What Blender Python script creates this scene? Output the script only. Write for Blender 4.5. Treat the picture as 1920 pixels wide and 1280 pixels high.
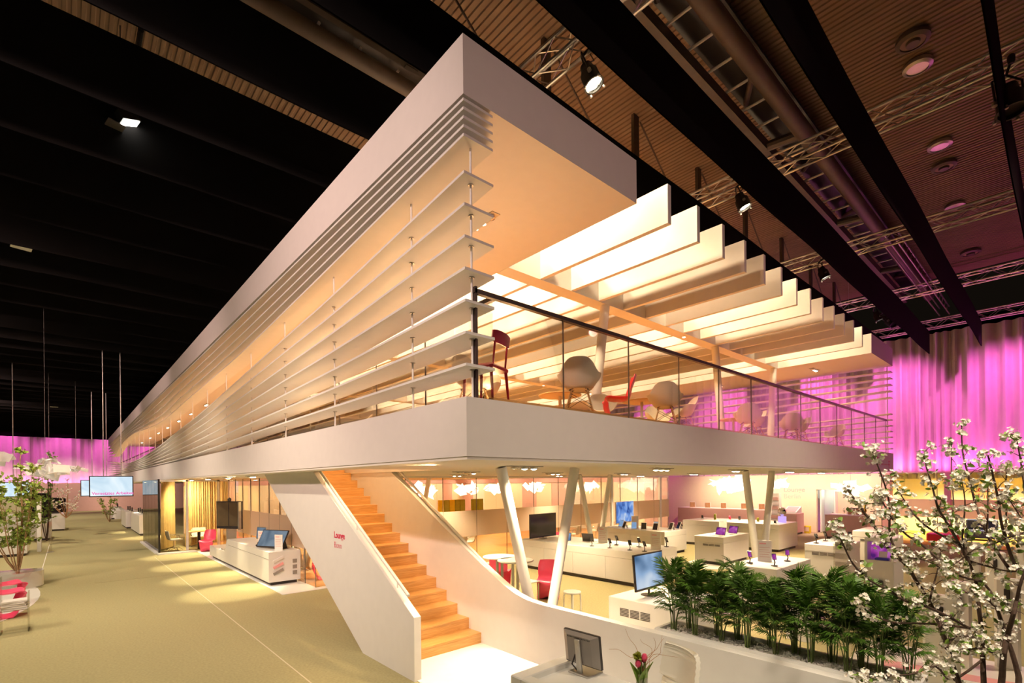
import bpy, math, random
from mathutils import Vector, Matrix

for o in list(bpy.data.objects):
    bpy.data.objects.remove(o)
R = random.Random(11)
SC = bpy.context.scene
COL = SC.collection
PI = math.pi

# ------------------------------------------------------------------ camera
YAW = math.radians(48.132)
ROLL = 0.0099187
fw = Vector((math.cos(YAW), math.sin(YAW), 0))
rt = Vector((math.sin(YAW), -math.cos(YAW), 0))
up = Vector((0, 0, 1))
cx = math.cos(ROLL) * rt - math.sin(ROLL) * up
cy = math.sin(ROLL) * rt + math.cos(ROLL) * up
cam_d = bpy.data.cameras.new('camera')
cam_d.sensor_width = 36
cam_d.lens = 931.097 / 1920 * 36
cam_d.shift_y = 263.55 / 1920
cam_d.clip_end = 300
cam = bpy.data.objects.new('camera', cam_d)
COL.objects.link(cam)
cam.matrix_world = Matrix(((cx.x, cy.x, -fw.x, 0), (cx.y, cy.y, -fw.y, 0), (cx.z, cy.z, -fw.z, 2.63), (0, 0, 0, 1)))
SC.camera = cam

# ------------------------------------------------------------------ view, world
SC.view_settings.view_transform = 'Standard'
SC.view_settings.look = 'None'
SC.view_settings.gamma = 1
SC.view_settings.use_curve_mapping = False
SC.view_settings.exposure = 0.3
SC.cycles.use_denoising = True
SC.cycles.max_bounces = 8
SC.cycles.diffuse_bounces = 4
SC.cycles.transparent_max_bounces = 16
SC.cycles.sample_clamp_indirect = 6
SC.cycles.caustics_reflective = False
SC.cycles.caustics_refractive = False
W = bpy.data.worlds.new('hall_air')
SC.world = W
W.use_nodes = True
W.node_tree.nodes['Background'].inputs[0].default_value = (1.0, 0.72, 0.5, 1)
W.node_tree.nodes['Background'].inputs[1].default_value = 0.004

# ------------------------------------------------------------------ lights of the hall
WARM = (1.0, 0.74, 0.44)
ORANGE = (1.0, 0.58, 0.25)
HALL = (1.0, 0.83, 0.60)
MAGENTA = (1.0, 0.13, 0.72)

def spot(name, loc, to, power, col, ang, blend=0.6, rad=0.06):
    l = bpy.data.lights.new(name, 'SPOT')
    l.energy = power; l.color = col; l.spot_size = math.radians(ang); l.spot_blend = blend
    l.shadow_soft_size = rad
    o = bpy.data.objects.new(name, l); COL.objects.link(o)
    o.location = loc
    d = Vector(to) - Vector(loc)
    o.rotation_euler = d.to_track_quat('-Z', 'Y').to_euler()
    return o

def area(name, loc, to, power, col, sx, sy, spread=PI):
    l = bpy.data.lights.new(name, 'AREA')
    l.energy = power; l.color = col; l.shape = 'RECTANGLE'; l.size = sx; l.size_y = sy; l.spread = spread
    o = bpy.data.objects.new(name, l); COL.objects.link(o)
    o.location = loc
    d = Vector(to) - Vector(loc)
    o.rotation_euler = d.to_track_quat('-Z', 'Y').to_euler()
    return o

K = 1.0
# wash lights hung on the hall trusses over the aisle, and behind the visitor
for y in (2.0, 9.0, 16.0, 24.0, 33.0, 45.0, 57.0):
    spot('aisle_wash_light', (-1.2, y, 7.75), (0.6, y + 1.0, 0), (700 if y < 5 else 1150) * K, HALL, 100, 0.8, 0.15)
for y in (12.0, 24.0, 38.0, 52.0):
    spot('aisle_wash_light', (-6.5, y, 7.75), (-4.5, y + 2, 0), 1300 * K, HALL, 110, 0.8, 0.15)
# unseen floods added to brighten the louvred long side and the corner
spot('unseen_facade_flood', (-4.5, 2.9, 7.75), (3.2, 8, 4.8), 2300 * K, (1.0, 0.70, 0.60), 75, 0.9, 0.15)
for y_ in (5.0, 13.0, 22.0, 32.0, 43.0):
    spot('unseen_facade_flood', (-5.0, y_, 7.75), (3.0, y_ + 8, 5.4), 1250 * K, (1.0, 0.64, 0.55), 85, 0.9, 0.15)
spot('unseen_flood_light', (13.5, -2.5, 7.75), (13.5, 4, 4.0), 480 * K, (1.0, 0.52, 0.44), 100, 0.9, 0.15)
spot('unseen_flood_light', (5.6, -1.2, 7.75), (4.8, 3.2, 0.6), 600 * K, HALL, 70, 0.9, 0.12)
spot('unseen_flood_light', (11.0, -1.0, 7.75), (11.5, 2.5, 0.5), 750 * K, HALL, 80, 0.9, 0.12)
spot('unseen_flood_light', (2.2, -2.2, 7.75), (4.4, .5, 2.2), 1500 * K, (1.0, .82, .62), 36, 0.9, 0.12)  # unseen flood added to brighten the blossom tree
spot('unseen_flood_light', (5.0, -4.5, 6.4), (5.5, 4.0, 5.2), 420 * K, (1.0, .60, .52), 70, 1.0, 0.15)  # weak pinkish flood added to lift the roof and slab front
# spots over the open roof: they rake the pale side of the roof fins and light the upper lounge
for x, p in ((6.0, 560), (11.2, 360), (16.9, 340)):
    for k in range(13):  # spots repeated in every baffle gap, added to even out the light
        y = 4.70 + 1.61 * k
        spot('roof_spot_light', (x, y, 8.58), (x + 2.2, y + 0.2, 4.5), p * K * (1.0 if k == 0 else 1.15), (1.0, 0.72, 0.43), 120, 0.9, 0.2)
# hidden strips added on the upper floor to warm the slat undersides
for k in range(16):
    y = 5.6 + 3.5 * k
    xs_ = 5.25 if 6.2 < y < 14.2 else 4.45
    area('added_uplight_strip', (xs_, y, 3.63), (xs_ - 1.3, y, 5.0), (60 if xs_ > 5 else 44) * K, (1.0, 0.58, 0.27), 0.08, 2.6)
# magenta wash battens hidden behind the top of the low wall, shining up the curtains
for y in (-6.0, -3, 0, 3, 6, 9, 13, 18):
    area('magenta_batten_light', (27.80, y, 2.95), (28.25, y, 6.5), 42 * K, MAGENTA, 2.6, 0.12)
for y in (-6, -2.5, 1, 4.5, 8, 12, 17):
    spot('magenta_wash_light', (25.6, y, 9.0), (28.3, y + .8, 4.8), 1100 * K, MAGENTA, 85, 1.0, 0.1)
for x in (-10, -7, -4, -1, 2, 5, 8, 12):
    area('magenta_batten_light', (x, 70.35, 2.9), (x, 70.85, 6.0), 30 * K, MAGENTA, 2.6, 0.12)
for x in (-9, -5, -1, 3, 7, 11):
    spot('magenta_wash_light', (x, 67.5, 8.6), (x + .8, 70.8, 6.0), 560 * K, MAGENTA, 75, 0.8, 0.1)

for x in (-6, 0, 6):
    spot('added_back_wall_wash', (x, 62.5, 7.7), (x, 69.8, 1.3), 1900 * K, HALL, 60, 0.7, 0.1)  # warm wash added to lift the low wall out of the magenta

# ------------------------------------------------------------------ materials
def mat(name, col, rough=0.5, metal=0.0, var=0.04, scale=6.0, bump=0.0, bscale=80, emit=0.0, ecol=None, spec=0.5, stretch=None, coat=0):
    m = bpy.data.materials.new(name); m.use_nodes = True
    nt = m.node_tree; b = nt.nodes['Principled BSDF']
    b.inputs['Roughness'].default_value = rough; b.inputs['Metallic'].default_value = metal
    b.inputs['Specular IOR Level'].default_value = spec
    if coat: b.inputs['Coat Weight'].default_value = coat
    tc = nt.nodes.new('ShaderNodeTexCoord'); mp = nt.nodes.new('ShaderNodeMapping')
    nt.links.new(tc.outputs['Object'], mp.inputs[0])
    if stretch: mp.inputs['Scale'].default_value = stretch
    n = nt.nodes.new('ShaderNodeTexNoise'); n.inputs['Scale'].default_value = scale; n.inputs['Detail'].default_value = 4
    nt.links.new(mp.outputs[0], n.inputs['Vector'])
    r = nt.nodes.new('ShaderNodeValToRGB')
    r.color_ramp.elements[0].position = 0.3; r.color_ramp.elements[1].position = 0.7
    r.color_ramp.elements[0].color = tuple(c * (1 - var) for c in col) + (1,)
    r.color_ramp.elements[1].color = tuple(min(1, c * (1 + var)) for c in col) + (1,)
    nt.links.new(n.outputs['Fac'], r.inputs[0]); nt.links.new(r.outputs[0], b.inputs['Base Color'])
    if bump:
        n2 = nt.nodes.new('ShaderNodeTexNoise'); n2.inputs['Scale'].default_value = bscale
        nt.links.new(mp.outputs[0], n2.inputs['Vector'])
        bp = nt.nodes.new('ShaderNodeBump'); bp.inputs['Strength'].default_value = bump; bp.inputs['Distance'].default_value = 0.02
        nt.links.new(n2.outputs['Fac'], bp.inputs['Height']); nt.links.new(bp.outputs[0], b.inputs['Normal'])
    if emit:
        b.inputs['Emission Color'].default_value = tuple(ecol or col) + (1,); b.inputs['Emission Strength'].default_value = emit
    return m

def wood(name, c1, c2, axis='Y', rough=0.35):
    m = bpy.data.materials.new(name); m.use_nodes = True
    nt = m.node_tree; b = nt.nodes['Principled BSDF']; b.inputs['Roughness'].default_value = rough
    tc = nt.nodes.new('ShaderNodeTexCoord'); mp = nt.nodes.new('ShaderNodeMapping')
    mp.inputs['Scale'].default_value = (1.2, 22, 22) if axis == 'X' else (22, 1.2, 22)
    nt.links.new(tc.outputs['Object'], mp.inputs[0])
    n = nt.nodes.new('ShaderNodeTexNoise'); n.inputs['Scale'].default_value = 2.0; n.inputs['Detail'].default_value = 8; n.inputs['Distortion'].default_value = 1.2
    nt.links.new(mp.outputs[0], n.inputs['Vector'])
    r = nt.nodes.new('ShaderNodeValToRGB'); r.color_ramp.elements[0].position = .35; r.color_ramp.elements[1].position = .65
    r.color_ramp.elements[0].color = c1 + (1,); r.color_ramp.elements[1].color = c2 + (1,)
    nt.links.new(n.outputs['Fac'], r.inputs[0]); nt.links.new(r.outputs[0], b.inputs['Base Color'])
    return m

def glassmat(name, tint=(0.96, 0.97, 0.95), refl=0.09):
    m = bpy.data.materials.new(name); m.use_nodes = True
    nt = m.node_tree; nt.nodes.clear()
    out = nt.nodes.new('ShaderNodeOutputMaterial'); mix = nt.nodes.new('ShaderNodeMixShader')
    t = nt.nodes.new('ShaderNodeBsdfTransparent'); t.inputs[0].default_value = tint + (1,)
    g = nt.nodes.new('ShaderNodeBsdfGlossy'); g.inputs['Roughness'].default_value = 0.02
    lw = nt.nodes.new('ShaderNodeLayerWeight'); lw.inputs[0].default_value = 0.25
    ml = nt.nodes.new('ShaderNodeMath'); ml.operation = 'MULTIPLY_ADD'; ml.inputs[1].default_value = 0.40; ml.inputs[2].default_value = refl
    nt.links.new(lw.outputs['Fresnel'], ml.inputs[0]); nt.links.new(ml.outputs[0], mix.inputs[0])
    nt.links.new(t.outputs[0], mix.inputs[1]); nt.links.new(g.outputs[0], mix.inputs[2]); nt.links.new(mix.outputs[0], out.inputs[0])
    return m

def frostmat(name, col=(0.8, 0.7, 0.6)):
    m = bpy.data.materials.new(name); m.use_nodes = True
    nt = m.node_tree; nt.nodes.clear()
    out = nt.nodes.new('ShaderNodeOutputMaterial'); mix = nt.nodes.new('ShaderNodeMixShader'); mix.inputs[0].default_value = 0.55
    t = nt.nodes.new('ShaderNodeBsdfTranslucent'); t.inputs[0].default_value = col + (1,)
    g = nt.nodes.new('ShaderNodeBsdfDiffuse'); g.inputs[0].default_value = col + (1,)
    nt.links.new(t.outputs[0], mix.inputs[1]); nt.links.new(g.outputs[0], mix.inputs[2]); nt.links.new(mix.outputs[0], out.inputs[0])
    return m

def emis(name, col, s):
    m = bpy.data.materials.new(name); m.use_nodes = True
    nt = m.node_tree; nt.nodes.clear()
    out = nt.nodes.new('ShaderNodeOutputMaterial'); e = nt.nodes.new('ShaderNodeEmission')
    e.inputs[0].default_value = col + (1,); e.inputs[1].default_value = s
    nt.links.new(e.outputs[0], out.inputs[0])
    return m

def screenmat(name, ca, cb, cc, scale=2.0, s=0.9, dist=1.0):
    m = bpy.data.materials.new(name); m.use_nodes = True
    nt = m.node_tree; nt.nodes.clear()
    out = nt.nodes.new('ShaderNodeOutputMaterial'); e = nt.nodes.new('ShaderNodeEmission'); e.inputs[1].default_value = s
    tc = nt.nodes.new('ShaderNodeTexCoord'); n = nt.nodes.new('ShaderNodeTexNoise'); n.inputs['Scale'].default_value = scale; n.inputs['Distortion'].default_value = dist
    nt.links.new(tc.outputs['Object'], n.inputs['Vector'])
    r = nt.nodes.new('ShaderNodeValToRGB'); r.color_ramp.elements[0].position = .35; r.color_ramp.elements[1].position = .68
    r.color_ramp.elements[0].color = ca + (1,); r.color_ramp.elements[1].color = cc + (1,)
    q = r.color_ramp.elements.new(.5); q.color = cb + (1,)
    nt.links.new(n.outputs['Fac'], r.inputs[0]); nt.links.new(r.outputs[0], e.inputs[0]); nt.links.new(e.outputs[0], out.inputs[0])
    return m

M = {}
M['white'] = mat('white_paint', (0.80, 0.79, 0.76), 0.55, var=.015)
M['gloss'] = mat('white_lacquer', (0.83, 0.82, 0.79), 0.28, var=.01)
M['fascia'] = mat('fascia_paint', (0.76, 0.73, 0.70), 0.6, var=.015)
M['soffit'] = mat('soffit_paint', (0.80, 0.77, 0.70), 0.7, var=.01)
M['carpet'] = mat('olive_carpet', (0.41, 0.37, 0.20), 0.95, var=.10, scale=30, bump=.25, bscale=400, spec=.1)
M['whitefloor'] = mat('white_floor', (0.82, 0.81, 0.78), 0.35, var=.02)
M['orangefloor'] = wood('orange_wood_floor', (0.50, 0.22, 0.055), (0.66, 0.33, 0.10))
M['upperfloor'] = wood('upper_wood_floor', (0.62, 0.33, 0.12), (0.74, 0.43, 0.18))
M['step'] = wood('oak_step', (0.56, 0.29, 0.085), (0.70, 0.41, 0.155), 'X', .3)
M['legwood'] = wood('maple_leg', (0.62, 0.36, 0.14), (0.76, 0.5, 0.24), 'X', .4)
M['curtain'] = mat('pale_curtain', (0.72, 0.68, 0.60), 0.85, var=.03, scale=3, spec=.1)
M['gold'] = mat('golden_curtain', (0.46, 0.33, 0.13), 0.6, var=.12, scale=4, spec=.3)
M['pinkwall'] = mat('dusty_pink_wall', (0.66, 0.38, 0.36), 0.75, var=.02)
M['pinkwood'] = mat('rose_counter', (0.68, 0.42, 0.38), 0.6, var=.02)
M['cream'] = mat('cream_wall', (0.80, 0.70, 0.52), 0.75, var=.015)
M['yellowwall'] = mat('honey_wall', (0.84, 0.76, 0.56), 0.7, var=.02)
M['black'] = mat('black_cloth', (0.005, 0.0045, 0.0045), 0.9, var=.2, scale=2, spec=.1)
M['blackmetal'] = mat('black_metal', (0.02, 0.02, 0.02), 0.4, var=.1)
M['darkplastic'] = mat('dark_plastic', (0.035, 0.03, 0.03), 0.3, var=.1)
M['plinth'] = mat('dark_plinth', (0.06, 0.05, 0.045), 0.6)  # one dark colour for plinths, seams and vent slots
M['deck'] = mat('corrugated_deck', (0.22, 0.14, 0.085), 0.6, var=.08, scale=1.5)
M['girder'] = mat('brown_girder', (0.10, 0.07, 0.055), 0.5, var=.1)
M['skylight'] = mat('dark_skylight', (0.02, 0.017, 0.02), 0.3)
M['alu'] = mat('aluminium', (0.72, 0.70, 0.66), 0.35, 1.0, var=.06)
M['chrome'] = mat('chrome', (0.8, 0.79, 0.76), 0.12, 1.0, var=.02)
M['steel'] = mat('brushed_steel', (0.55, 0.53, 0.50), 0.35, .9, var=.05)
M['rail'] = mat('bronze_rail', (0.10, 0.07, 0.065), 0.35, .6, var=.1)
M['glass'] = glassmat('clear_glass', refl=.0)
M['smoke'] = glassmat('smoked_glass', (0.55, 0.52, 0.42), .22)
M['acryl'] = glassmat('clear_acrylic', (0.94, 0.93, 0.90), .10)
M['joint'] = mat('glass_joint', (0.16, 0.13, 0.10), 0.4)
M['frost'] = frostmat('frosted_film', (0.78, 0.66, 0.54))
M['red'] = mat('dark_red_lacquer', (0.34, 0.012, 0.03), 0.3, var=.05)
M['brightred'] = mat('red_plastic', (0.78, 0.035, 0.055), 0.3, var=.03)
M['pink'] = mat('pink_plastic', (0.88, 0.09, 0.20), 0.28, var=.03)
M['shell'] = mat('cream_shell', (0.80, 0.74, 0.62), 0.4, var=.015)
M['leather'] = mat('cream_leather', (0.78, 0.75, 0.66), 0.45, var=.03)
M['olive'] = mat('olive_fabric', (0.34, 0.36, 0.035), 0.8, var=.08)
M['yellow'] = mat('yellow_fabric', (0.82, 0.66, 0.03), 0.8, var=.05)
M['lampplate'] = mat('lamp_plate', (0.9, 0.88, 0.82), 0.5, emit=1.4, ecol=(1.0, 0.86, 0.66))
M['lampwhite'] = mat('lamp_plate_cool', (0.9, 0.88, 0.84), 0.5, emit=.07, ecol=(1.0, 0.88, 0.74))
M['lens'] = emis('warm_lens', (1.0, 0.84, 0.58), 30)
M['lensw'] = emis('white_lens', (1.0, 0.95, 0.85), 12)
M['lensdim'] = emis('soft_lens', (1.0, 0.88, 0.66), 16)
M['magtext'] = mat('magenta_print', (0.80, 0.02, 0.25), 0.5)
M['redtext'] = mat('crimson_print', (0.62, 0.01, 0.08), 0.5)
M['palepink'] = mat('pale_pink_print', (0.86, 0.40, 0.42), 0.5)
M['magscreen'] = emis('magenta_glow', (0.86, 0.06, 0.42), .9)
M['tvblue'] = screenmat('pale_blue_screen', (0.55, 0.72, 0.85), (0.72, 0.86, 0.95), (0.9, 0.96, 1.0), 1.1, .85)
M['tvpic'] = screenmat('blue_picture_screen', (0.03, 0.08, 0.32), (0.16, 0.32, 0.75), (0.62, 0.72, 0.85), 2.2, .8, .6)
M['tvsea'] = screenmat('blue_sea_screen', (0.05, 0.12, 0.24), (0.30, 0.45, 0.68), (0.72, 0.80, 0.88), 1.6, .75, .2)
M['tvgrey'] = screenmat('grey_blue_screen', (0.16, 0.22, 0.30), (0.28, 0.36, 0.45), (0.40, 0.48, 0.55), 1.5, .5)
M['tvpurple'] = screenmat('purple_screen', (0.10, 0.02, 0.20), (0.42, 0.05, 0.40), (0.70, 0.25, 0.65), 5, .6, .5)
M['tvoff'] = mat('switched_off_screen', (0.012, 0.008, 0.010), 0.12)
M['brownscreen'] = mat('brown_screen', (0.10, 0.075, 0.045), 0.2, var=.1)
M['paper'] = mat('paper', (0.84, 0.80, 0.76), 0.6, var=.03)
M['greymetal'] = mat('grey_plastic', (0.30, 0.27, 0.25), 0.4, var=.05)
M['bark'] = mat('dark_bark', (0.085, 0.05, 0.035), 0.8, var=.3, scale=40)
M['birch'] = mat('tan_bark', (0.36, 0.22, 0.11), 0.8, var=.3, scale=40)
M['petal'] = mat('white_petal', (0.92, 0.88, 0.80), 0.6, var=.02)
M['stamen'] = mat('yellow_stamen', (0.72, 0.62, 0.22), 0.7)
M['leaf'] = mat('spring_leaf', (0.20, 0.34, 0.05), 0.5, var=.25, scale=3)
M['birchleaf'] = mat('birch_leaf', (0.26, 0.37, 0.055), 0.55, var=.25, scale=3)
M['palm'] = mat('palm_leaf', (0.075, 0.175, 0.018), 0.45, var=.35, scale=5)
M['palmstem'] = mat('palm_stem', (0.17, 0.24, 0.06), 0.6, var=.2)
M['pebble'] = mat('white_pebble', (0.74, 0.70, 0.66), 0.7, var=.12, scale=20)
M['soil'] = mat('dark_soil', (0.10, 0.075, 0.06), 0.9, var=.3, scale=30)
M['tulip'] = mat('pink_tulip', (0.72, 0.07, 0.16), 0.5, var=.1)
M['twig'] = mat('curly_twig', (0.42, 0.22, 0.10), 0.7, var=.2)
M['purpleglow'] = emis('violet_glow', (0.62, 0.42, 0.95), .9)
M['exitgreen'] = emis('exit_green', (0.10, 0.42, 0.16), .6)
M['exitwhite'] = emis('exit_white', (0.8, 0.95, 0.85), .6)
M['darkred'] = mat('wine_fabric', (0.30, 0.02, 0.04), .7)
M['navy'] = mat('navy_fabric', (0.02, 0.03, 0.12), .7)

# ------------------------------------------------------------------ mesh helpers
LOC = {}
class MB:
    def __init__(s): s.v = []; s.f = []
    def add(s, vs, fs):
        n = len(s.v); s.v += [tuple(p) for p in vs]; s.f += [tuple(i + n for i in q) for q in fs]; return s
    def box(s, x0, x1, y0, y1, z0, z1):
        return s.add([(x0,y0,z0),(x1,y0,z0),(x1,y1,z0),(x0,y1,z0),(x0,y0,z1),(x1,y0,z1),(x1,y1,z1),(x0,y1,z1)],
                     [(0,3,2,1),(4,5,6,7),(0,1,5,4),(1,2,6,5),(2,3,7,6),(3,0,4,7)])
    def bbox(s, x0, x1, y0, y1, z0, z1, b=.01):
        """box with chamfered vertical and top edges"""
        b = min(b, (x1-x0)*.45, (y1-y0)*.45, (z1-z0)*.45)
        def ring(i, z): return [(x0+i,y0,z),(x1-i,y0,z),(x1,y0+i,z),(x1,y1-i,z),(x1-i,y1,z),(x0+i,y1,z),(x0,y1-i,z),(x0,y0+i,z)]
        A = ring(b, z0); B = ring(b, z1-b)
        Cc = [(x0+b+ (0 if k else 0),y0+b,z1) for k in (0,)]
        T = [(x0+b*1.7,y0+b,z1),(x1-b*1.7,y0+b,z1),(x1-b,y0+b*1.7,z1),(x1-b,y1-b*1.7,z1),(x1-b*1.7,y1-b,z1),(x0+b*1.7,y1-b,z1),(x0+b,y1-b*1.7,z1),(x0+b,y0+b*1.7,z1)]
        fs = [tuple(range(7,-1,-1)), tuple(range(16,24))]
        for k in range(8):
            j = (k+1) % 8; fs += [(k,j,8+j,8+k),(8+k,8+j,16+j,16+k)]
        return s.add(A+B+T, fs)
    def obox(s, c, ax, ay, az):
        c, ax, ay, az = map(Vector, (c, ax, ay, az))
        vs = [c + ax*i + ay*j + az*k for k in (-1,1) for (i,j) in ((-1,-1),(1,-1),(1,1),(-1,1))]
        return s.add(vs, [(0,3,2,1),(4,5,6,7),(0,1,5,4),(1,2,6,5),(2,3,7,6),(3,0,4,7)])
    def tube(s, pts, r, n=8, cap=True):
        pts = [Vector(p) for p in pts]; k = len(pts)
        rs = r if isinstance(r, (list, tuple)) else [r]*k
        base = len(s.v); t0 = (pts[1]-pts[0]).normalized()
        ref = Vector((0,0,1)) if abs(t0.z) < .9 else Vector((1,0,0))
        u = t0.cross(ref).normalized()
        for i, p in enumerate(pts):
            t = (pts[min(i+1,k-1)] - pts[max(i-1,0)]).normalized()
            u = (u - t*u.dot(t))
            if u.length < 1e-6: u = t.orthogonal()
            u.normalize(); w = t.cross(u)
            for j in range(n):
                a = 2*PI*j/n; s.v.append(tuple(p + (u*math.cos(a) + w*math.sin(a))*rs[i]))
        for i in range(k-1):
            for j in range(n):
                a = base+i*n+j; b = base+i*n+(j+1)%n
                s.f.append((a,b,b+n,a+n))
        if cap:
            s.f.append(tuple(base+j for j in range(n-1,-1,-1))); s.f.append(tuple(base+(k-1)*n+j for j in range(n)))
        return s
    def lathe(s, prof, c=(0,0,0), n=24):
        base = len(s.v); k = len(prof)
        for (r, z) in prof:
            for j in range(n):
                a = 2*PI*j/n; s.v.append((c[0]+r*math.cos(a), c[1]+r*math.sin(a), c[2]+z))
        for i in range(k-1):
            for j in range(n):
                a = base+i*n+j; b = base+i*n+(j+1)%n; s.f.append((a,b,b+n,a+n))
        s.f.append(tuple(base+j for j in range(n-1,-1,-1))); s.f.append(tuple(base+(k-1)*n+j for j in range(n)))
        return s
    def prism(s, poly, axis, a, b):
        """poly of 2d points; axis 'X': (y,z), 'Y': (x,z), 'Z': (x,y)"""
        def P(p, t): return {'X': (t,p[0],p[1]), 'Y': (p[0],t,p[1]), 'Z': (p[0],p[1],t)}[axis]
        n = len(poly); vs = [P(p,a) for p in poly] + [P(p,b) for p in poly]
        fs = [tuple(range(n-1,-1,-1)), tuple(range(n,2*n))] + [(i,(i+1)%n,n+(i+1)%n,n+i) for i in range(n)]
        return s.add(vs, fs)
    def grid(s, rows):
        base = len(s.v); n = len(rows[0])
        for r_ in rows: s.v += [tuple(p) for p in r_]
        for i in range(len(rows)-1):
            for j in range(n-1):
                a = base+i*n+j; s.f.append((a,a+1,a+n+1,a+n))
        return s
    def mesh(s, name, smooth=False):
        me = bpy.data.meshes.new(name); me.from_pydata(s.v, [], s.f); me.validate(); me.update()
        import bmesh
        bm = bmesh.new(); bm.from_mesh(me); bmesh.ops.recalc_face_normals(bm, faces=bm.faces); bm.to_mesh(me); bm.free()
        if smooth:
            me.polygons.foreach_set('use_smooth', [True]*len(me.polygons))
            try: me.set_sharp_from_angle(angle=math.radians(40))
            except Exception: pass
        return me
    def build(s, name, m, parent=None, smooth=False):
        if parent is not None:
            L = LOC.get(parent.name, Vector((0,0,0)))
            s.v = [(a-L.x, b-L.y, c-L.z) for a, b, c in s.v]
        me = s.mesh(name, smooth)
        return link(name, me, m, parent)

def link(name, me, m, parent=None, loc=None):
    if m is not None:
        me.materials.clear(); me.materials.append(M[m] if isinstance(m, str) else m)
    o = bpy.data.objects.new(name, me); COL.objects.link(o)
    if parent is not None:
        o.parent = parent
        LOC[o.name] = LOC.get(parent.name, Vector((0,0,0)))
    if loc is not None: o.location = loc
    return o

def tag(o, label=None, cat=None, group=None, kind=None):
    if label: o['label'] = label
    if cat: o['category'] = cat
    if group: o['group'] = group
    if kind: o['kind'] = kind
    return o

def thing(name, loc, label, cat, group=None, kind=None, rz=0):
    o = bpy.data.objects.new(name, None); COL.objects.link(o)
    o.empty_display_size = .1
    o.location = loc; o.rotation_euler = (0, 0, rz)
    LOC[o.name] = Vector(loc)
    return tag(o, label, cat, group, kind)

def proto(name):
    """an empty at the origin; parts are built around it and the whole is then placed"""
    o = bpy.data.objects.new(name, None); COL.objects.link(o); o.empty_display_size = .1
    LOC[o.name] = Vector((0,0,0)); return o

def copy_tree(o, parent=None):
    c = o.copy(); COL.objects.link(c); c.parent = parent
    for ch in list(o.children): copy_tree(ch, c)
    return c

class Kind:
    def __init__(s, p): s.p = p; s.used = False
    def place(s, loc, rz, label, cat, group=None, sc=None):
        if s.used: o = copy_tree(s.p)
        else: o = s.p; s.used = True
        o.location = loc; o.rotation_euler = (0, 0, rz)
        if sc: o.scale = (sc, sc, sc)
        for k in ('label', 'category', 'group'):
            if k in o: del o[k]
        return tag(o, label, cat, group)

def structure(name, mb, m, label=None, parent=None, smooth=False):
    o = mb.build(name, m, parent, smooth)
    if parent is None: tag(o, label, kind='structure')
    return o

def text(name, body, size, m, parent, origin, xdir, ydir, extrude=.002, bold=0.0):
    cu = bpy.data.curves.new(name, 'FONT'); cu.body = body; cu.size = size; cu.extrude = extrude; cu.offset = bold
    cu.resolution_u = 3
    t = bpy.data.objects.new(name, cu); COL.objects.link(t)
    bpy.context.view_layer.update()
    me = bpy.data.meshes.new_from_object(t.evaluated_get(bpy.context.evaluated_depsgraph_get()))
    bpy.data.objects.remove(t); bpy.data.curves.remove(cu)
    x = Vector(xdir).normalized(); y = Vector(ydir).normalized(); z = x.cross(y); o_ = Vector(origin)
    L = LOC.get(parent.name, Vector((0,0,0))) if parent else Vector((0,0,0))
    me.transform(Matrix(((x.x,y.x,z.x,o_.x-L.x),(x.y,y.y,z.y,o_.y-L.y),(x.z,y.z,z.z,o_.z-L.z),(0,0,0,1))))
    me.name = name
    return link(name, me, m, parent)

ORD = ['first','second','third','fourth','fifth','sixth','seventh','eighth','ninth','tenth','eleventh','twelfth','thirteenth','fourteenth','fifteenth','sixteenth','seventeenth','eighteenth','nineteenth','twentieth']

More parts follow.
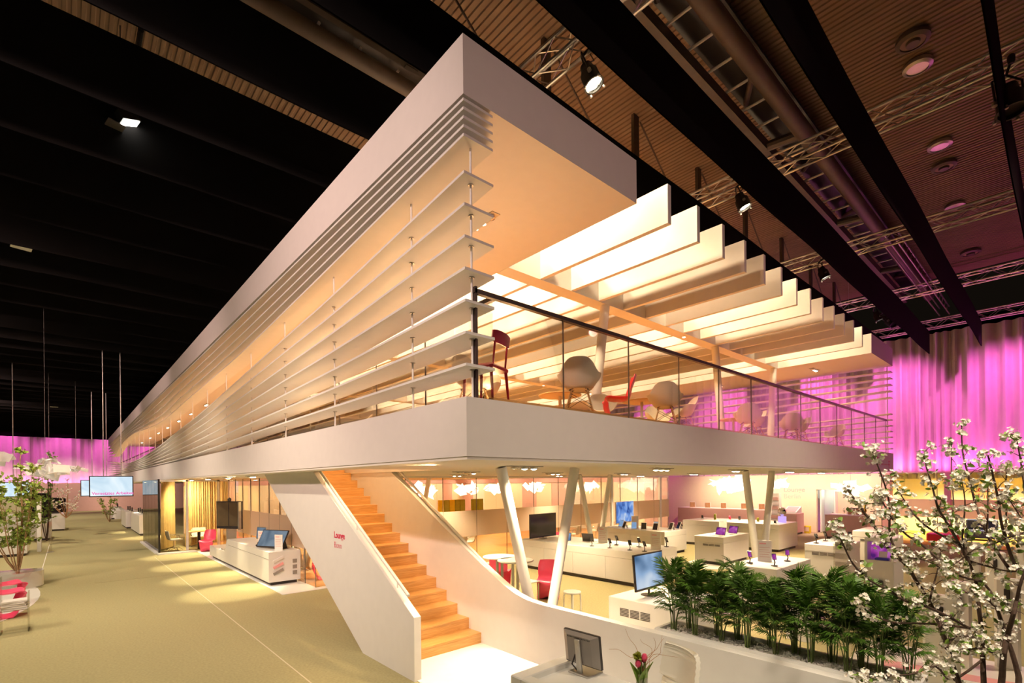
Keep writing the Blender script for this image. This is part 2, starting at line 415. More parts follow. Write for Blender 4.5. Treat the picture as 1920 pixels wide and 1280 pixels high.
def interp(kn, y):
    """smooth interpolation through knots"""
    if y <= kn[0][0]: return kn[0][1]
    for i in range(len(kn)-1):
        (a, va), (b, vb) = kn[i], kn[i+1]
        if y <= b:
            t = (y-a)/(b-a)
            p0 = kn[i-1] if i > 0 else kn[i]; p3 = kn[i+2] if i+2 < len(kn) else kn[i+1]
            m0 = (vb-p0[1])/(b-p0[0])*(b-a); m1 = (p3[1]-va)/(p3[0]-a)*(b-a)
            t2, t3 = t*t, t*t*t
            return (2*t3-3*t2+1)*va + (t3-2*t2+t)*m0 + (-2*t3+3*t2)*vb + (t3-t2)*m1
    return kn[-1][1]
BRANCHES = [
 (0.0209,[(4.429,0.366,0.809),(4.494,0.372,1.028),(4.416,0.366,1.298),(4.497,0.378,1.579),(4.388,0.383,1.805),(4.475,0.405,1.952),(4.344,0.418,2.072),(4.427,0.451,2.189)]),
 (0.0237,[(4.432,0.311,0.83),(4.323,0.287,1.114),(4.422,0.283,1.321),(4.317,0.265,1.544),(4.411,0.251,1.639),(4.338,0.222,1.789),(4.405,0.211,1.859),(4.356,0.185,1.999),(4.44,0.132,2.182)]),
 (0.023,[(4.68,0.259,0.757),(4.695,0.233,1.011),(4.762,0.222,1.244),(4.769,0.232,1.337),(4.758,0.261,1.477),(4.759,0.306,1.659),(4.722,0.329,1.771),(4.77,0.361,1.85),(4.663,0.419,1.949)]),
 (0.0183,[(4.232,0.316,0.903),(4.275,0.41,1.12),(4.118,0.472,1.416),(4.209,0.517,1.541),(4.112,0.535,1.69),(4.196,0.572,1.742),(4.117,0.592,1.835),(4.153,0.651,1.934),(4.072,0.697,2.061),(4.052,0.78,2.152),(4.014,0.815,2.234),(3.994,0.868,2.341),(3.97,0.922,2.433),(3.908,0.982,2.559)]),
 (0.0085,[(3.89,0.692,2.11),(3.91,0.752,2.261),(3.786,0.729,2.441),(3.845,0.756,2.555),(3.694,0.76,2.681),(3.723,0.808,2.812)]),
 (0.0086,[(4.229,0.456,2.206),(4.284,0.591,2.278),(4.191,0.648,2.352),(4.318,0.722,2.425),(4.239,0.768,2.547),(4.366,0.836,2.647)]),
 (0.0083,[(3.999,0.528,2.129),(3.96,0.613,2.224),(3.753,0.639,2.288),(3.75,0.694,2.356),(3.56,0.706,2.461),(3.582,0.733,2.538)]),
 (0.0103,[(4.305,0.424,2.099),(4.264,0.46,2.203),(4.148,0.474,2.276),(4.126,0.519,2.382),(3.991,0.527,2.445),(4.015,0.552,2.553),(3.869,0.551,2.642),(3.902,0.582,2.77)]),
 (0.0103,[(4.501,0.248,2.042),(4.531,0.326,2.19),(4.496,0.373,2.341),(4.598,0.412,2.448),(4.557,0.442,2.641),(4.681,0.483,2.814),(4.65,0.484,3.003)]),
 (0.007,[(4.309,0.462,2.199),(4.41,0.515,2.285),(4.424,0.504,2.438),(4.532,0.526,2.642),(4.563,0.528,2.864)]),
 (0.0069,[(4.272,0.428,2.137),(4.28,0.446,2.223),(4.171,0.429,2.341),(4.179,0.423,2.494),(4.072,0.431,2.644)]),
 (0.0118,[(4.529,0.206,2.027),(4.365,0.233,2.147),(4.334,0.256,2.264),(4.217,0.267,2.376),(4.175,0.273,2.487),(4.087,0.286,2.626),(3.998,0.304,2.76)]),
 (0.0068,[(4.4,0.246,2.192),(4.54,0.263,2.261),(4.547,0.26,2.468),(4.67,0.268,2.61),(4.709,0.262,2.717)]),
 (0.0083,[(4.417,0.153,2.347),(4.551,0.171,2.474),(4.461,0.178,2.61),(4.594,0.199,2.765),(4.499,0.213,2.902)]),
 (0.0069,[(4.389,0.323,2.231),(4.401,0.343,2.29),(4.295,0.329,2.382),(4.303,0.328,2.575)]),
 (0.0064,[(4.307,0.128,2.291),(4.267,0.172,2.365),(4.059,0.227,2.514)]),
 (0.0105,[(4.436,0.373,1.607),(4.354,0.432,1.656),(4.178,0.487,1.735),(4.074,0.592,1.808),(3.856,0.659,1.867),(3.813,0.731,1.925),(3.582,0.792,2.022),(3.553,0.866,2.112),(3.377,0.867,2.233),(3.394,0.906,2.332)]),
 (0.0087,[(4.333,0.43,1.658),(4.345,0.577,1.649),(4.168,0.683,1.669),(4.207,0.808,1.643),(4.08,0.871,1.699),(4.139,0.973,1.765)]),
 (0.0087,[(4.408,0.362,1.457),(4.24,0.497,1.329),(3.938,0.539,1.48),(3.828,0.624,1.443),(3.512,0.682,1.492),(3.382,0.778,1.466)]),
 (0.0085,[(4.363,0.268,1.525),(4.332,0.316,1.527),(4.074,0.357,1.604),(4.039,0.411,1.583),(3.793,0.443,1.629)]),
 (0.0087,[(4.346,0.418,2.089),(4.464,0.372,2.059),(4.437,0.245,2.034),(4.599,0.161,2.034)]),
 (0.0083,[(4.441,0.131,2.307),(4.48,0.179,2.278),(4.271,0.236,2.264),(4.295,0.299,2.22),(4.072,0.372,2.196),(4.085,0.439,2.122),(3.921,0.469,2.099)]),
 (0.0069,[(4.342,0.365,1.966),(4.249,0.457,2.0),(4.045,0.509,2.06),(3.944,0.583,2.122),(3.76,0.643,2.152)]),
 (0.0068,[(4.421,0.227,1.773),(4.321,0.292,1.812),(4.091,0.333,1.91),(3.97,0.392,1.945),(3.774,0.429,1.982)]),
 (0.0067,[(4.045,0.497,1.583),(4.199,0.48,1.613),(4.242,0.421,1.627),(4.398,0.378,1.576)]),
 (0.0067,[(3.963,0.57,1.864),(4.105,0.563,1.971),(4.107,0.542,2.075),(4.212,0.545,2.166)])]
M['joint_line'] = mat('pale_joint', (0.62, 0.56, 0.38), .7)
# ================================================================== THE HALL
X0, Y0 = 3.017, 4.047            # near corner of the pavilion
X1, Y1 = 21.65, 62.0             # far corner
ZB, ZT = 2.898, 3.504            # slab edge
ZF = 3.60                        # upper floor
ZS, ZR = 6.57, 7.183             # roof soffit, roof top

structure('floor', MB().box(-14, 36, -7, 71, -0.1, 0), 'carpet', 'olive green carpet of the exhibition hall')
structure('floor_reception', MB().box(3.44, 5.02, -3, 6.42, 0, .012), 'whitefloor', 'white glossy floor at the foot of the stair')
m = MB().box(3.80, 4.69, 12.45, 23.2, 0, .012); m.box(4.69, 21.4, 12.45, 12.72, 0, .012); m.box(2.55, 3.80, 22.9, 23.3, 0, .05); m.box(2.50, 2.66, 23.3, 28.7, 0, .05)
structure('floor_strip', m, 'whitefloor', 'white floor strip under the island and along the glass lounge')
structure('floor_lounge', MB().box(4.69, 21.4, 12.72, 32, 0, .014), 'orangefloor', 'orange wood floor inside the glass lounge')
structure('trim_1', MB().box(2.375, 2.393, 5.5, 22.4, 0, .004), 'joint_line', 'thin pale joint line in the carpet along the pavilion')
structure('trim_2', MB().box(-.62, -.60, 19.6, 31, 0, .004), 'paper', 'thin pale joint line in the carpet by the birch tree')
structure('trim_3', MB().box(.55, 2.3, 17.6, 17.95, 0, .004), 'carpet', 'carpet seam across the aisle')

# corrugated roof deck
m = MB(); per = .13; prof = []
n = int(41/per)
for i in range(n):
    x = -13 + i*per
    prof += [(x, 11.20), (x+.055, 11.20), (x+.07, 11.225), (x+.115, 11.225)]
m.grid([[(x, y, z) for x, z in prof] for y in (-4, 6, 18)])
deck = structure('ceiling', m, 'deck', 'brown corrugated metal roof deck of the hall')
structure('ceiling_far', MB().box(-14, 36, 18, 72, 11.2, 11.3), 'black', 'dark far part of the hall roof')
structure('wall_left', MB().box(-14.2, -14, -7, 72, 0, 11.2), 'black', 'dark side of the hall')

# roof girders with their dark skylight strip: pipes along the hall
def girder(yp, yb, z, label, xa=-13, xb=28, step=.78):
    g = thing('roof_girder', (xa, yp, z), label, 'girder', 'roof girders under the hall deck')
    MB().tube([(xa, yp, z), (xb, yp, z)], .17, 12).build('pipe', 'girder', g, True)
    s = 1 if yb > yp else -1
    MB().box(xa, xb, yb-.10, yb+.10, z-.03, z+.20).build('flange', 'girder', g)
    MB().box(xa, xb, min(yp, yb), max(yp, yb), z+.5, z+.55).build('skylight_panel', 'skylight', g)
    rm = MB().tube([(0, 0, 0), (0, yb-yp, 0)], .028, 6).mesh('rung'); 
    k = int((xb-xa)/step)
    for i in range(k):
        x = xa + i*step
        if -4 < x < 24: link('rung', rm, 'steel' if i == 0 else None, g, (x-xa, 0, .28))
    dm = MB().tube([(0, 0, -.05), (1.5, (yb-yp)*.9, .48)], .06, 8).mesh('diagonal'); dm.materials.append(M['girder'])
    for i in range(int((xb-xa)/3.6)): link('diagonal', dm, None, g, (i*3.6+1.2, 0, 0))
    xm = MB().tube([(0, 0, 0), (0, yb-yp, .1)], .11, 10).mesh('cross_pipe'); xm.materials.append(M['girder'])
    for i in range(int((xb-xa)/5.4)): link('cross_pipe', xm, None, g, (i*5.4+3.9, 0, -.02))
    return g
girder(3.92, 4.78, 10.5, 'brown pipe girder with ladder-like rungs behind the truss above the roof fins')
girder(8.75, 9.5, 10.5, 'brown pipe girder with short stubs above the left roof edge')

def webs(y, label):
    g = thing('roof_web_truss', (-4, y, 9.0), label, 'truss', 'brown web trusses under the deck')
    MB().box(-4, 27, y-.05, y+.05, 9.02, 9.10).build('bottom_chord', 'girder', g)
    for i, x in enumerate(range(-2, 26, 3)):
        MB().obox((x, y, 10.1), (.10, 0, 0), (0, .04, 0), (0, 0, 1.1)).build('post', 'girder', g)
        MB().tube([(x+.2, y, 11.15), (x+2.8, y, 9.1)], .022, 6).build('tie_rod', 'girder', g)
    return g
webs(6.7, 'brown posts and tie rods seen in the gap beside the near roof edge')

# black cloth baffles hung across the hall
rr = random.Random(3)
for k in range(42):
    y = .58 + 1.61*k
    if k == 5: y += .05
    zb = 7.85
    xs = [-12 + 39.2*i/40 for i in range(41)]
    rows = []
    for z in (8.82, zb):
        rows.append([(x, y + .012*math.sin(x*.7+k), z + (.012*math.sin(x*1.3+k*2) if z == zb else 0)) for x in xs])
    m = MB().grid(rows); m.grid([[(x, yy+.02, z) for x, yy, z in r_] for r_ in rows])
    lab = {0: 'black cloth baffle cut by the right edge of the picture', 1: 'black cloth baffle ending tallest before the pink curtain, right of the others',
           2: 'broad black cloth baffle crossing above the row of stage spots', 3: 'black cloth baffle running just above the white roof edge'}.get(k, 'black cloth baffle in the dark rows over the aisle')
    tag(m.build('ceiling_baffle', 'black'), lab, 'baffle', 'black cloth baffles under the hall roof')

# aluminium lighting trusses
brA = MB().tube([(0, 0, -.16), (0, .4, .16)], .011, 5).mesh('brace')
brB = MB().tube([(-.16, 0, 0), (.16, .4, 0)], .011, 5).mesh('brace')
brA.materials.append(M['alu']); brB.materials.append(M['alu'])
def truss(x, ya, yb, z, label):
    g = thing('lighting_truss', (x, ya, z), label, 'truss', 'aluminium lighting trusses')
    for sx in (-1, 1):
        for sz in (-1, 1):
            MB().tube([(x+.16*sx, ya, z+.16*sz), (x+.16*sx, yb, z+.16*sz)], .026, 8).build('chord', 'alu', g, True)
    n = int((yb-ya)/.4)
    for i in range(n):
        for sx in (-1, 1):
            b = link('brace', brA, None, g, (.16*sx, i*.4 + (.4 if i % 2 else 0), 0))
            if i % 2: b.rotation_euler = (0, 0, PI)
        for sz in (-1, 1):
            b = link('brace', brB, None, g, (0, i*.4 + (.4 if i % 2 else 0), .16*sz))
            if i % 2: b.rotation_euler = (0, PI, PI)
    return g
truss(5.78, 0, 6.8, 9.3, 'aluminium truss over the near corner carrying the nearest stage spot')
truss(11.3, -1.2, 6.4, 9.3, 'long aluminium truss crossing the corrugated ceiling at the top right')
truss(17.0, -1.2, 6.4, 9.3, 'aluminium truss in the middle of the ceiling on the right')
truss(22.6, -1.2, 6.4, 9.3, 'aluminium truss second from the pink curtain')
truss(27.0, -2.0, 7.6, 9.05, 'aluminium truss along the top of the pink curtain')
g = thing('lighting_truss', (17.5, 3.3, 9.5), 'dark pink-lit truss running lengthwise toward the curtain', 'truss', 'aluminium lighting trusses')
for dy in (-.15, .15):
    for dz in (-.15, .15): MB().tube([(17.5, 3.3+dy, 9.5+dz), (27, 3.3+dy, 9.5+dz)], .025, 6).build('chord', 'steel', g)
for i in range(16): MB().tube([(17.6+i*.58, 3.15, 9.35), (17.9+i*.58, 3.15, 9.65)], .012, 5).build('brace', 'steel', g)

# ceiling lamps and vents of the hall
def ceil_lamp(x, y, r, lit, label):
    g = thing('ceiling_downlight' if lit else 'ceiling_vent', (x, y, 11.2), label, 'ceiling lamp' if lit else 'vent', 'round fittings in the corrugated ceiling')
    MB().lathe([(r, 0), (r*1.15, -.03), (r*1.15, -.10), (r*.85, -.13), (r*.85, -.02)], (x, y, 11.2), 24).build('ring', 'steel' if lit else 'girder', g, True)
    MB().lathe([(r*.84, -.11), (r*.6, -.02), (r*.25, .0), (.01, 0)], (x, y, 11.2), 20).build('reflector', 'steel' if lit else 'deck', g, True)
    if not lit: MB().lathe([(r*.45, -.16), (r*.5, -.10), (r*.3, -.05)], (x, y, 11.2), 16).build('damper', 'girder', g, True)
ceil_lamp(12.3, 1.93, .24, False, 'round vent at the top right of the corrugated ceiling')
ceil_lamp(13.15, 1.99, .22, True, 'chrome ceiling lamp below the big round vent')
ceil_lamp(16.7, 2.1, .22, True, 'chrome ceiling lamp in the middle of the right ceiling')
ceil_lamp(17.9, 2.17, .24, False, 'round vent just below the middle chrome ceiling lamp')
ceil_lamp(20.8, 2.27, .22, True, 'chrome ceiling lamp half hidden by a truss')
ceil_lamp(25.5, 2.35, .26, False, 'flat round vent nearest the pink curtain')

# stage spots on the trusses
def stage_spot(loc, aim, label, lens='lens', s=1.0):
    g = thing('stage_spotlight', loc, label, 'spotlight', 'stage spots on the trusses')
    L = Vector(loc); d = (Vector(aim)-L).normalized(); q = d.to_track_quat('-Z', 'Y').to_matrix()
    def T(mb):
        mb.v = [tuple(L + q @ (Vector(p)*s)) for p in mb.v]; return mb
    T(MB().lathe([(.05, .34), (.09, .33), (.10, .24), (.135, .20), (.14, .02), (.155, 0), (.155, -.015), (.13, -.015), (.125, .03)], n=20)).build('can', 'blackmetal', g, True)
    T(MB().lathe([(.126, .03), (.06, .045), (.005, .05)], n=20)).build('lens', lens, g, True)
    T(MB().tube([(-.17, 0, .1), (-.17, 0, .42), (0, 0, .5), (.17, 0, .42), (.17, 0, .1)], .014, 6)).build('yoke', 'blackmetal', g)
    for sx in (-1, 1): T(MB().lathe([(.03, -.02), (.03, .02)], (sx*.18, 0, .1), 10)).build('knob', 'steel', g)
    for a in (.6, 2.2, 3.7, 5.3): T(MB().lathe([(.018, -.05), (.022, -.03), (.01, .0)], (.165*math.cos(a), .165*math.sin(a), 0), 8)).build('clip', 'steel', g)
    MB().tube([L + q @ Vector((0, 0, .5*s)), (L.x, L.y, L.z+.62*s)], .02, 6).build('hanger', 'blackmetal', g)
    MB().lathe([(.035, -.05), (.05, 0), (.05, .06), (.03, .09)], (L.x, L.y, L.z+.62*s), 10).build('clamp', 'blackmetal', g, True)
    MB().tube([L + q @ Vector((.05, 0, .33*s)), (L.x+.14, L.y+.1, L.z+.5*s), (L.x+.05, L.y+.16, L.z+.66*s)], .008, 5).build('cable', 'blackmetal', g)
    return g
for (x, y, lab, ln) in ((5.97, 4.72, 'nearest stage spot, starry bright, above the white roof corner', 'lens'), (11.16, 4.68, 'second stage spot along the row above the roof fins', 'lens'),
                    (16.86, 4.74, 'third stage spot along the row above the roof fins', 'lens'), (22.9, 4.66, 'white stage spot farthest along the row, by the pink curtain', 'lensw')):
    stage_spot((x, y, 8.62), (x+.5, y-.9, 6), lab, ln)
stage_spot((10.84, .52, 8.25), (10.6, .3, 6), 'dark moving light at the right edge under the ceiling', 'darkplastic', 1.25)
stage_spot((22.6, 4.15, 8.3), (22, 2, 6), 'dark moving light beside the farthest white spot', 'darkplastic', 1.3)
def flood(loc, aim, label, s=1.0, lit=True):
    g = thing('flood_light', loc, label, 'flood light', 'flood lights over the aisle')
    L = Vector(loc); d = (Vector(aim)-L).normalized(); q = d.to_track_quat('-Z', 'Y').to_matrix()
    def T(mb): mb.v = [tuple(L + q @ (Vector(p)*s)) for p in mb.v]; return mb
    T(MB().prism([(-.12, .16), (.12, .16), (.17, 0), (-.17, 0)], 'Y', -.13, .13)).build('housing', 'blackmetal', g)
    T(MB().box(-.15, .15, -.11, .11, -.012, -.004)).build('lens', 'lensw' if lit else 'greymetal', g)
    T(MB().obox((0, -.22, -.06), (.12, 0, 0), (0, .10, -.05), (0, .004, .008))).build('visor', 'steel', g)
    T(MB().tube([(-.19, 0, .05), (-.19, 0, .3), (.19, 0, .3), (.19, 0, .05)], .012, 6)).build('yoke', 'blackmetal', g)
    MB().tube([L + q @ Vector((0, 0, .3*s)), (L.x, L.y, 8.84)], .015, 6).build('hanger', 'blackmetal', g)
for (x, ya, yb, lab) in ((-.70, 13, 47, 'black lighting bar over the aisle'), (.80, 8.4, 12, 'short black lighting bar with the highest flood light'), (-4.2, 43, 48, 'far black lighting bar at the left edge')):
    g = thing('lighting_bar', (x, ya, 8.85), lab, 'bar', 'black lighting bars')
    MB().tube([(x, ya, 8.86), (x, yb, 8.86)], .035, 8).build('pipe', 'blackmetal', g); MB().tube([(x, ya+.3, 8.86), (x, ya+.3, 11.2)], .01, 5).build('hanger', 'blackmetal', g); MB().tube([(x, yb-.3, 8.86), (x, yb-.3, 11.2)], .01, 5).build('hanger', 'blackmetal', g)
flood((.80, 10.2, 8.55), (3.0, 10.6, 2.4), 'lit flood light with hanging visor, highest in the dark on the left', 1.0)
flood((-.70, 16.0, 8.55), (.5, 10, 2), 'lit white flood light at the left edge of the picture', 1.5)
flood((-.70, 14.0, 8.6), (2, 18, 3), 'unlit flood light above the lit one at the left edge', 1.2, False)
flood((-.74, 23.4, 8.6), (1, 20, 4), 'small lit flood light in the middle of the dark left side', 1.0)
flood((-.60, 45.5, 8.5), (.5, 30, 2), 'far round lit flood light above the pink back curtain', 1.7)
flood((-4.2, 45.5, 8.4), (0, 30, 0), 'dark flood light at the far left over the back curtain', 1.7, False)

# curtains and low walls
def curtain(name, a, b, z0, z1, per, amp, m, label, seed=1):
    r_ = random.Random(seed); a = Vector(a); b = Vector(b); d = b-a; L = d.length; d.normalize(); nrm = Vector((-d.y, d.x))
    k = int(L/per*6); top = []; bot = []; ph = 0
    for i in range(k+1):
        t = L*i/k; ph += 2*PI/6*(1 + .35*math.sin(t*1.7) + r_.uniform(-.25, .25))
        w = amp*(math.sin(ph) + .35*math.sin(ph*.37+1))
        p = a + d*t
        top.append((p.x + nrm.x*w*.7, p.y + nrm.y*w*.7, z1)); bot.append((p.x + nrm.x*w, p.y + nrm.y*w, z0))
    return tag(MB().grid([top, bot]).build(name, m, None, True), label, 'curtain')
curtain('stage_curtain', (28.25, -8), (28.25, 34), 2.6, 8.95, .40, .16, 'curtain', 'tall pale curtain lit magenta along the right side of the hall', 5)
curtain('stage_curtain', (-14, 70.75), (22, 70.75), 2.6, 7.75, .8, .17, 'curtain', 'far pale curtain lit magenta at the end of the aisle', 9)
structure('wall_back', MB().box(-14, 30, 69.8, 70, 0, 3.0), 'pinkwall', 'dusty pink low wall at the end of the aisle')
structure('wall_hall_end', MB().box(-14, 36, 71.4, 71.6, 0, 11.2), 'black', 'dark end of the hall behind the far curtain')
structure('wall_hall_side', MB().box(36, 36.2, -7, 72, 0, 11.2), 'black', 'dark side of the hall behind the right curtain')

# low wall on the right with doorway, and the glass lounge in its right half
m = MB()
XW = 27.5
m.box(XW, XW+.2, 8.22, 34, 0, 2.86); m.box(XW, XW+.2, 5.5, 7.35, 0, 2.86); m.box(XW, XW+.2, 7.35, 8.22, 2.12, 2.86)
wr = structure('wall_right', m, 'cream', 'cream low wall with the doorway under the magenta curtain')
text('lettering', 'Lounge', .34, 'palepink', wr, (XW-.006, 9.72, 2.00), (0, -1, 0), (0, 0, 1), bold=.006)
text('lettering', 'Berlin', .34, 'palepink', wr, (XW-.006, 9.72, 1.66), (0, -1, 0), (0, 0, 1), bold=-.004)
# the white door leaves ajar in the doorway
g = thing('door_1', (XW+.2, 7.4, 0), None, None, kind='structure')
MB().obox((XW+.55, 8.12, 1.05), (.42, .05, 0), (-.004, .025, 0), (0, 0, 1.03)).build('leaf', 'white', g)
MB().obox((XW-.28, 7.30, 1.05), (.30, .02, 0), (-.004, .02, 0), (0, 0, 1.03)).build('leaf', 'white', g)
MB().lathe([(.03, -.03), (.03, .03)], (XW-.5, 7.38, 1.05), 10).build('handle', 'steel', g)
structure('wall_corridor', MB().box(XW+1.4, XW+1.5, 6.4, 9.5, 0, 2.8), 'white', 'white corridor wall seen through the open door')
structure('trim_4', MB().box(XW-.35, XW+.25, 5.22, 5.5, 0, 2.86), 'pinkwood', 'rose pillar left of the honey-lit lounge')
structure('trim_5', MB().box(XW-.1, XW+.25, 3.22, 3.42, 0, 2.86), 'pinkwood', 'rose pillar in the middle of the honey-lit lounge')
m = MB().box(31.5, 31.7, -7, 5.6, 0, 2.86); m.box(XW, 31.7, 5.45, 5.6, 0, 2.86)
structure('wall_honey', m, 'yellowwall', 'honey-coloured back wall of the right lounge')
structure('ceiling_honey', MB().box(XW+.0, 31.7, -7, 5.6, 2.845, 2.90), 'cream', 'ceiling of the honey-lit lounge')
structure('floor_honey', MB().box(25.2, 31.5, -7, 5.3, 0, .01), mat('honey_carpet', (.62, .45, .06), .9, var=.06, scale=30), 'yellow carpet of the honey-lit lounge')
gp = thing('window_1', (XW, -2, 0), None, None, kind='structure')
for i in range(6):
    ya = 5.2 - i*1.55; yb = ya-1.53
    MB().box(XW+.02, XW+.035, yb, ya, .05, 2.84).build('pane', 'glass', gp)
    MB().box(XW-.004, XW+.002, yb, ya, .95, 1.72).build('frosted_band', 'frost', gp)
    MB().box(XW+.0, XW+.05, yb-.02, yb, 0, 2.86).build('mullion', 'joint', gp)
text('lettering', 'Lounge', .30, 'redtext', gp, (XW-.012, 2.55, 2.06), (0, -1, 0), (0, 0, 1), bold=.006)
text('lettering', 'München', .30, 'redtext', gp, (XW-.012, 2.55, 1.78), (0, -1, 0), (0, 0, 1), bold=-.004)
spot('lounge_honey_light', (29.5, 3.8, 2.8), (29.5, 3.8, 0), 1000*K, (1, .84, .56), 150, .9, .1)
spot('lounge_honey_light', (29.5, 1.2, 2.8), (29.5, 1.2, 0), 1000*K, (1, .84, .56), 150, .9, .1)
spot('lounge_honey_light', (29.5, -1.5, 2.8), (29.5, -1.5, 0), 800*K, (1, .84, .56), 150, .9, .1)
spot('added_corridor_light', (28.05, 7.85, 2.5), (28.5, 7.8, 0), 70*K, (.9, 1.0, .82), 150, .9, .05)  # lamp added to keep the corridor from looking purple
for y in (6.4, 8.6, 10.8, 13.0):
    spot('wall_wash_light', (25.6, y, 2.8), (27.5, y, 1.4), 190*K, (1, .76, .46), 140, .9, .1)
# ================================================================== THE PAVILION
SO = (3.52, 5.0, 7.6, 12.75)     # stair opening x0 x1 y0 y1
def with_hole(mb, xa, xb, ya, yb, za, zb):
    x0, x1, y0, y1 = SO
    mb.box(xa, xb, ya, y0, za, zb); mb.box(xa, xb, y1, yb, za, zb); mb.box(xa, x0, y0, y1, za, zb); mb.box(x1, xb, y0, y1, za, zb); return mb
sl = structure('floor_slab', with_hole(MB(), X0, X1, Y0, Y1, ZB, ZT), 'fascia', 'white slab edge of the upper storey')
structure('ceiling_lower', with_hole(MB(), X0+.012, X1-.012, Y0+.012, Y1-.012, 2.865, ZB), 'soffit', 'cream soffit over the ground floor')
structure('floor_upper', with_hole(MB(), X0+.62, X1-.5, Y0+.32, Y1-.5, ZT, ZF), 'upperfloor', 'warm wood floor of the upper lounge')
# small print at the far end of the front slab edge
text('lettering', 'blaue', .17, 'redtext', sl, (19.35, Y0-.004, 3.235), (1, 0, 0), (0, 0, 1), bold=.004)
m = MB()
for i in range(22):
    x = 19.25 + i*.088; m.box(x, x+(.05 if i < 8 else .03), Y0-.004, Y0-.001, 3.075, 3.12)
m.box(20.95, 21.02, Y0-.004, Y0-.001, 2.99, 3.23); m.box(20.88, 21.09, Y0-.004, Y0-.001, 3.20, 3.23)
m.build('lettering', 'redtext', sl)

rf = thing('ceiling_roof', (X0, Y0, ZS), 'white roof frame of the pavilion', None, kind='structure')
MB().box(X0, 6.06, Y0, Y1, ZS, ZR).build('roof_block', 'fascia', rf)
MB().box(18.82, X1, Y0, Y1, ZS, ZR).build('roof_block', 'fascia', rf)
fm = MB().box(-.095, 0, 0, Y1-Y0-.5, 0, .60).mesh('roof_fin'); fm.materials.append(M['white'])
for i in range(13):
    link('roof_fin', fm, None, rf, (6.985+.904*i-X0, 0, .012))
for y in (6.80, 14.05, 21.3, 28.55, 35.8, 43.05, 50.3, 57.5):
    MB().box(6.06, 18.82, y, y+.34, ZS-.004, ZR-.03).build('cross_beam', 'white', rf)
MB().box(6.06, 18.82, Y1-.6, Y1, ZS, ZR).build('cross_beam', 'white', rf)

# ---- louvre screens
P1 = [(4, 6.53), (20, 6.50), (62, 6.50)]
P5 = [(4, 6.175), (8.9, 5.88), (12.4, 5.70), (15.1, 5.62), (19.2, 5.52), (25.8, 5.40), (31.4, 5.56), (38, 5.80), (46, 5.62), (54, 5.25), (62.5, 5.50)]
P6 = [(4, 5.80), (7.6, 5.48), (9.55, 5.35), (13, 5.10), (17, 4.83), (21, 4.63), (27.7, 4.30), (35, 4.15), (44, 4.20), (62, 5.0)]
P12 = [(4, 3.845), (6.75, 3.82), (12, 3.76), (16, 3.67), (21, 3.60), (29, 3.59), (44, 3.60), (62, 3.68)]
def plank(parent, xa, xb, zf, wig=0.0, ph=0.0):
    ys = [Y0 + (Y1-Y0)*(i/90)**1.35 for i in range(91)]
    r4 = [[], [], [], []]
    for y in ys:
        z = zf(y); dx = wig*math.sin(y*.19+ph)*min(1, max(0, (y-14)/20))
        r4[0].append((xa+dx, y, z)); r4[1].append((xa+dx, y, z-.028)); r4[2].append((xb+dx, y, z-.028)); r4[3].append((xb+dx, y, z))
    m = MB().grid(r4 + [r4[0]])
    n = len(ys); b = 0
    m.f.append((0, n, 2*n, 3*n)); m.f.append((n-1, 2*n-1, 3*n-1, 4*n-1))
    return m.build('slat', 'white', parent, False)
ls = thing('louvre_screen', (X0, Y0, ZT), 'long screen of curving white slats along the left side of the pavilion', 'louvre screen')
for i in range(5):
    plank(ls, X0, X0+.385, lambda y, t=i/4: interp(P1, y)*(1-t)+interp(P5, y)*t, .05, i*.7)
for i in range(7):
    plank(ls, X0, X0+.385, lambda y, t=i/6: interp(P6, y)*(1-t)+interp(P12, y)*t, .03, i*.5)
rodm = MB().tube([(0, 0, 0), (0, 0, ZS-ZT)], .0125, 8).mesh('rod', True); rodm.materials.append(M['white'])
ysr = [4.16] + [5.367+2.389*i for i in range(24)]
for y in ysr: link('rod', rodm, None, ls, (.17, y-Y0, 0))
wm = MB().lathe([(.03, 0), (.03, .006)], n=10).mesh('washer'); wm.materials.append(M['steel'])
for y in ysr[:4]:
    for kn, n in ((None, 0), ('lo', 7)):
        for i in range(n):
            z = interp(P6, y)*(1-i/6)+interp(P12, y)*(i/6); link('washer', wm, None, ls, (.17, y-Y0, z-.036-ZT))

U1 = [(4, 6.36), (12, 6.45), (62, 6.45)]; U5 = [(4, 5.46), (8, 5.30), (14, 5.2), (24, 5.4), (40, 5.7), (62, 5.5)]
V1_ = [(4, 4.89), (8, 4.75), (14, 4.5), (24, 4.3), (40, 4.4), (62, 4.8)]; V7 = [(4, 3.68), (30, 3.60), (62, 3.65)]
ls2 = thing('louvre_screen', (X1-.385, Y0, ZT), 'screen of pale slats on the far side against the pink curtain', 'louvre screen')
for i in range(5): plank(ls2, X1-.385, X1, lambda y, t=i/4: interp(U1, y)*(1-t)+interp(U5, y)*t)
for i in range(7): plank(ls2, X1-.385, X1, lambda y, t=i/6: interp(V1_, y)*(1-t)+interp(V7, y)*t)
for i in range(12): link('rod', rodm, None, ls2, (.2, .12+2.4*i, 0))

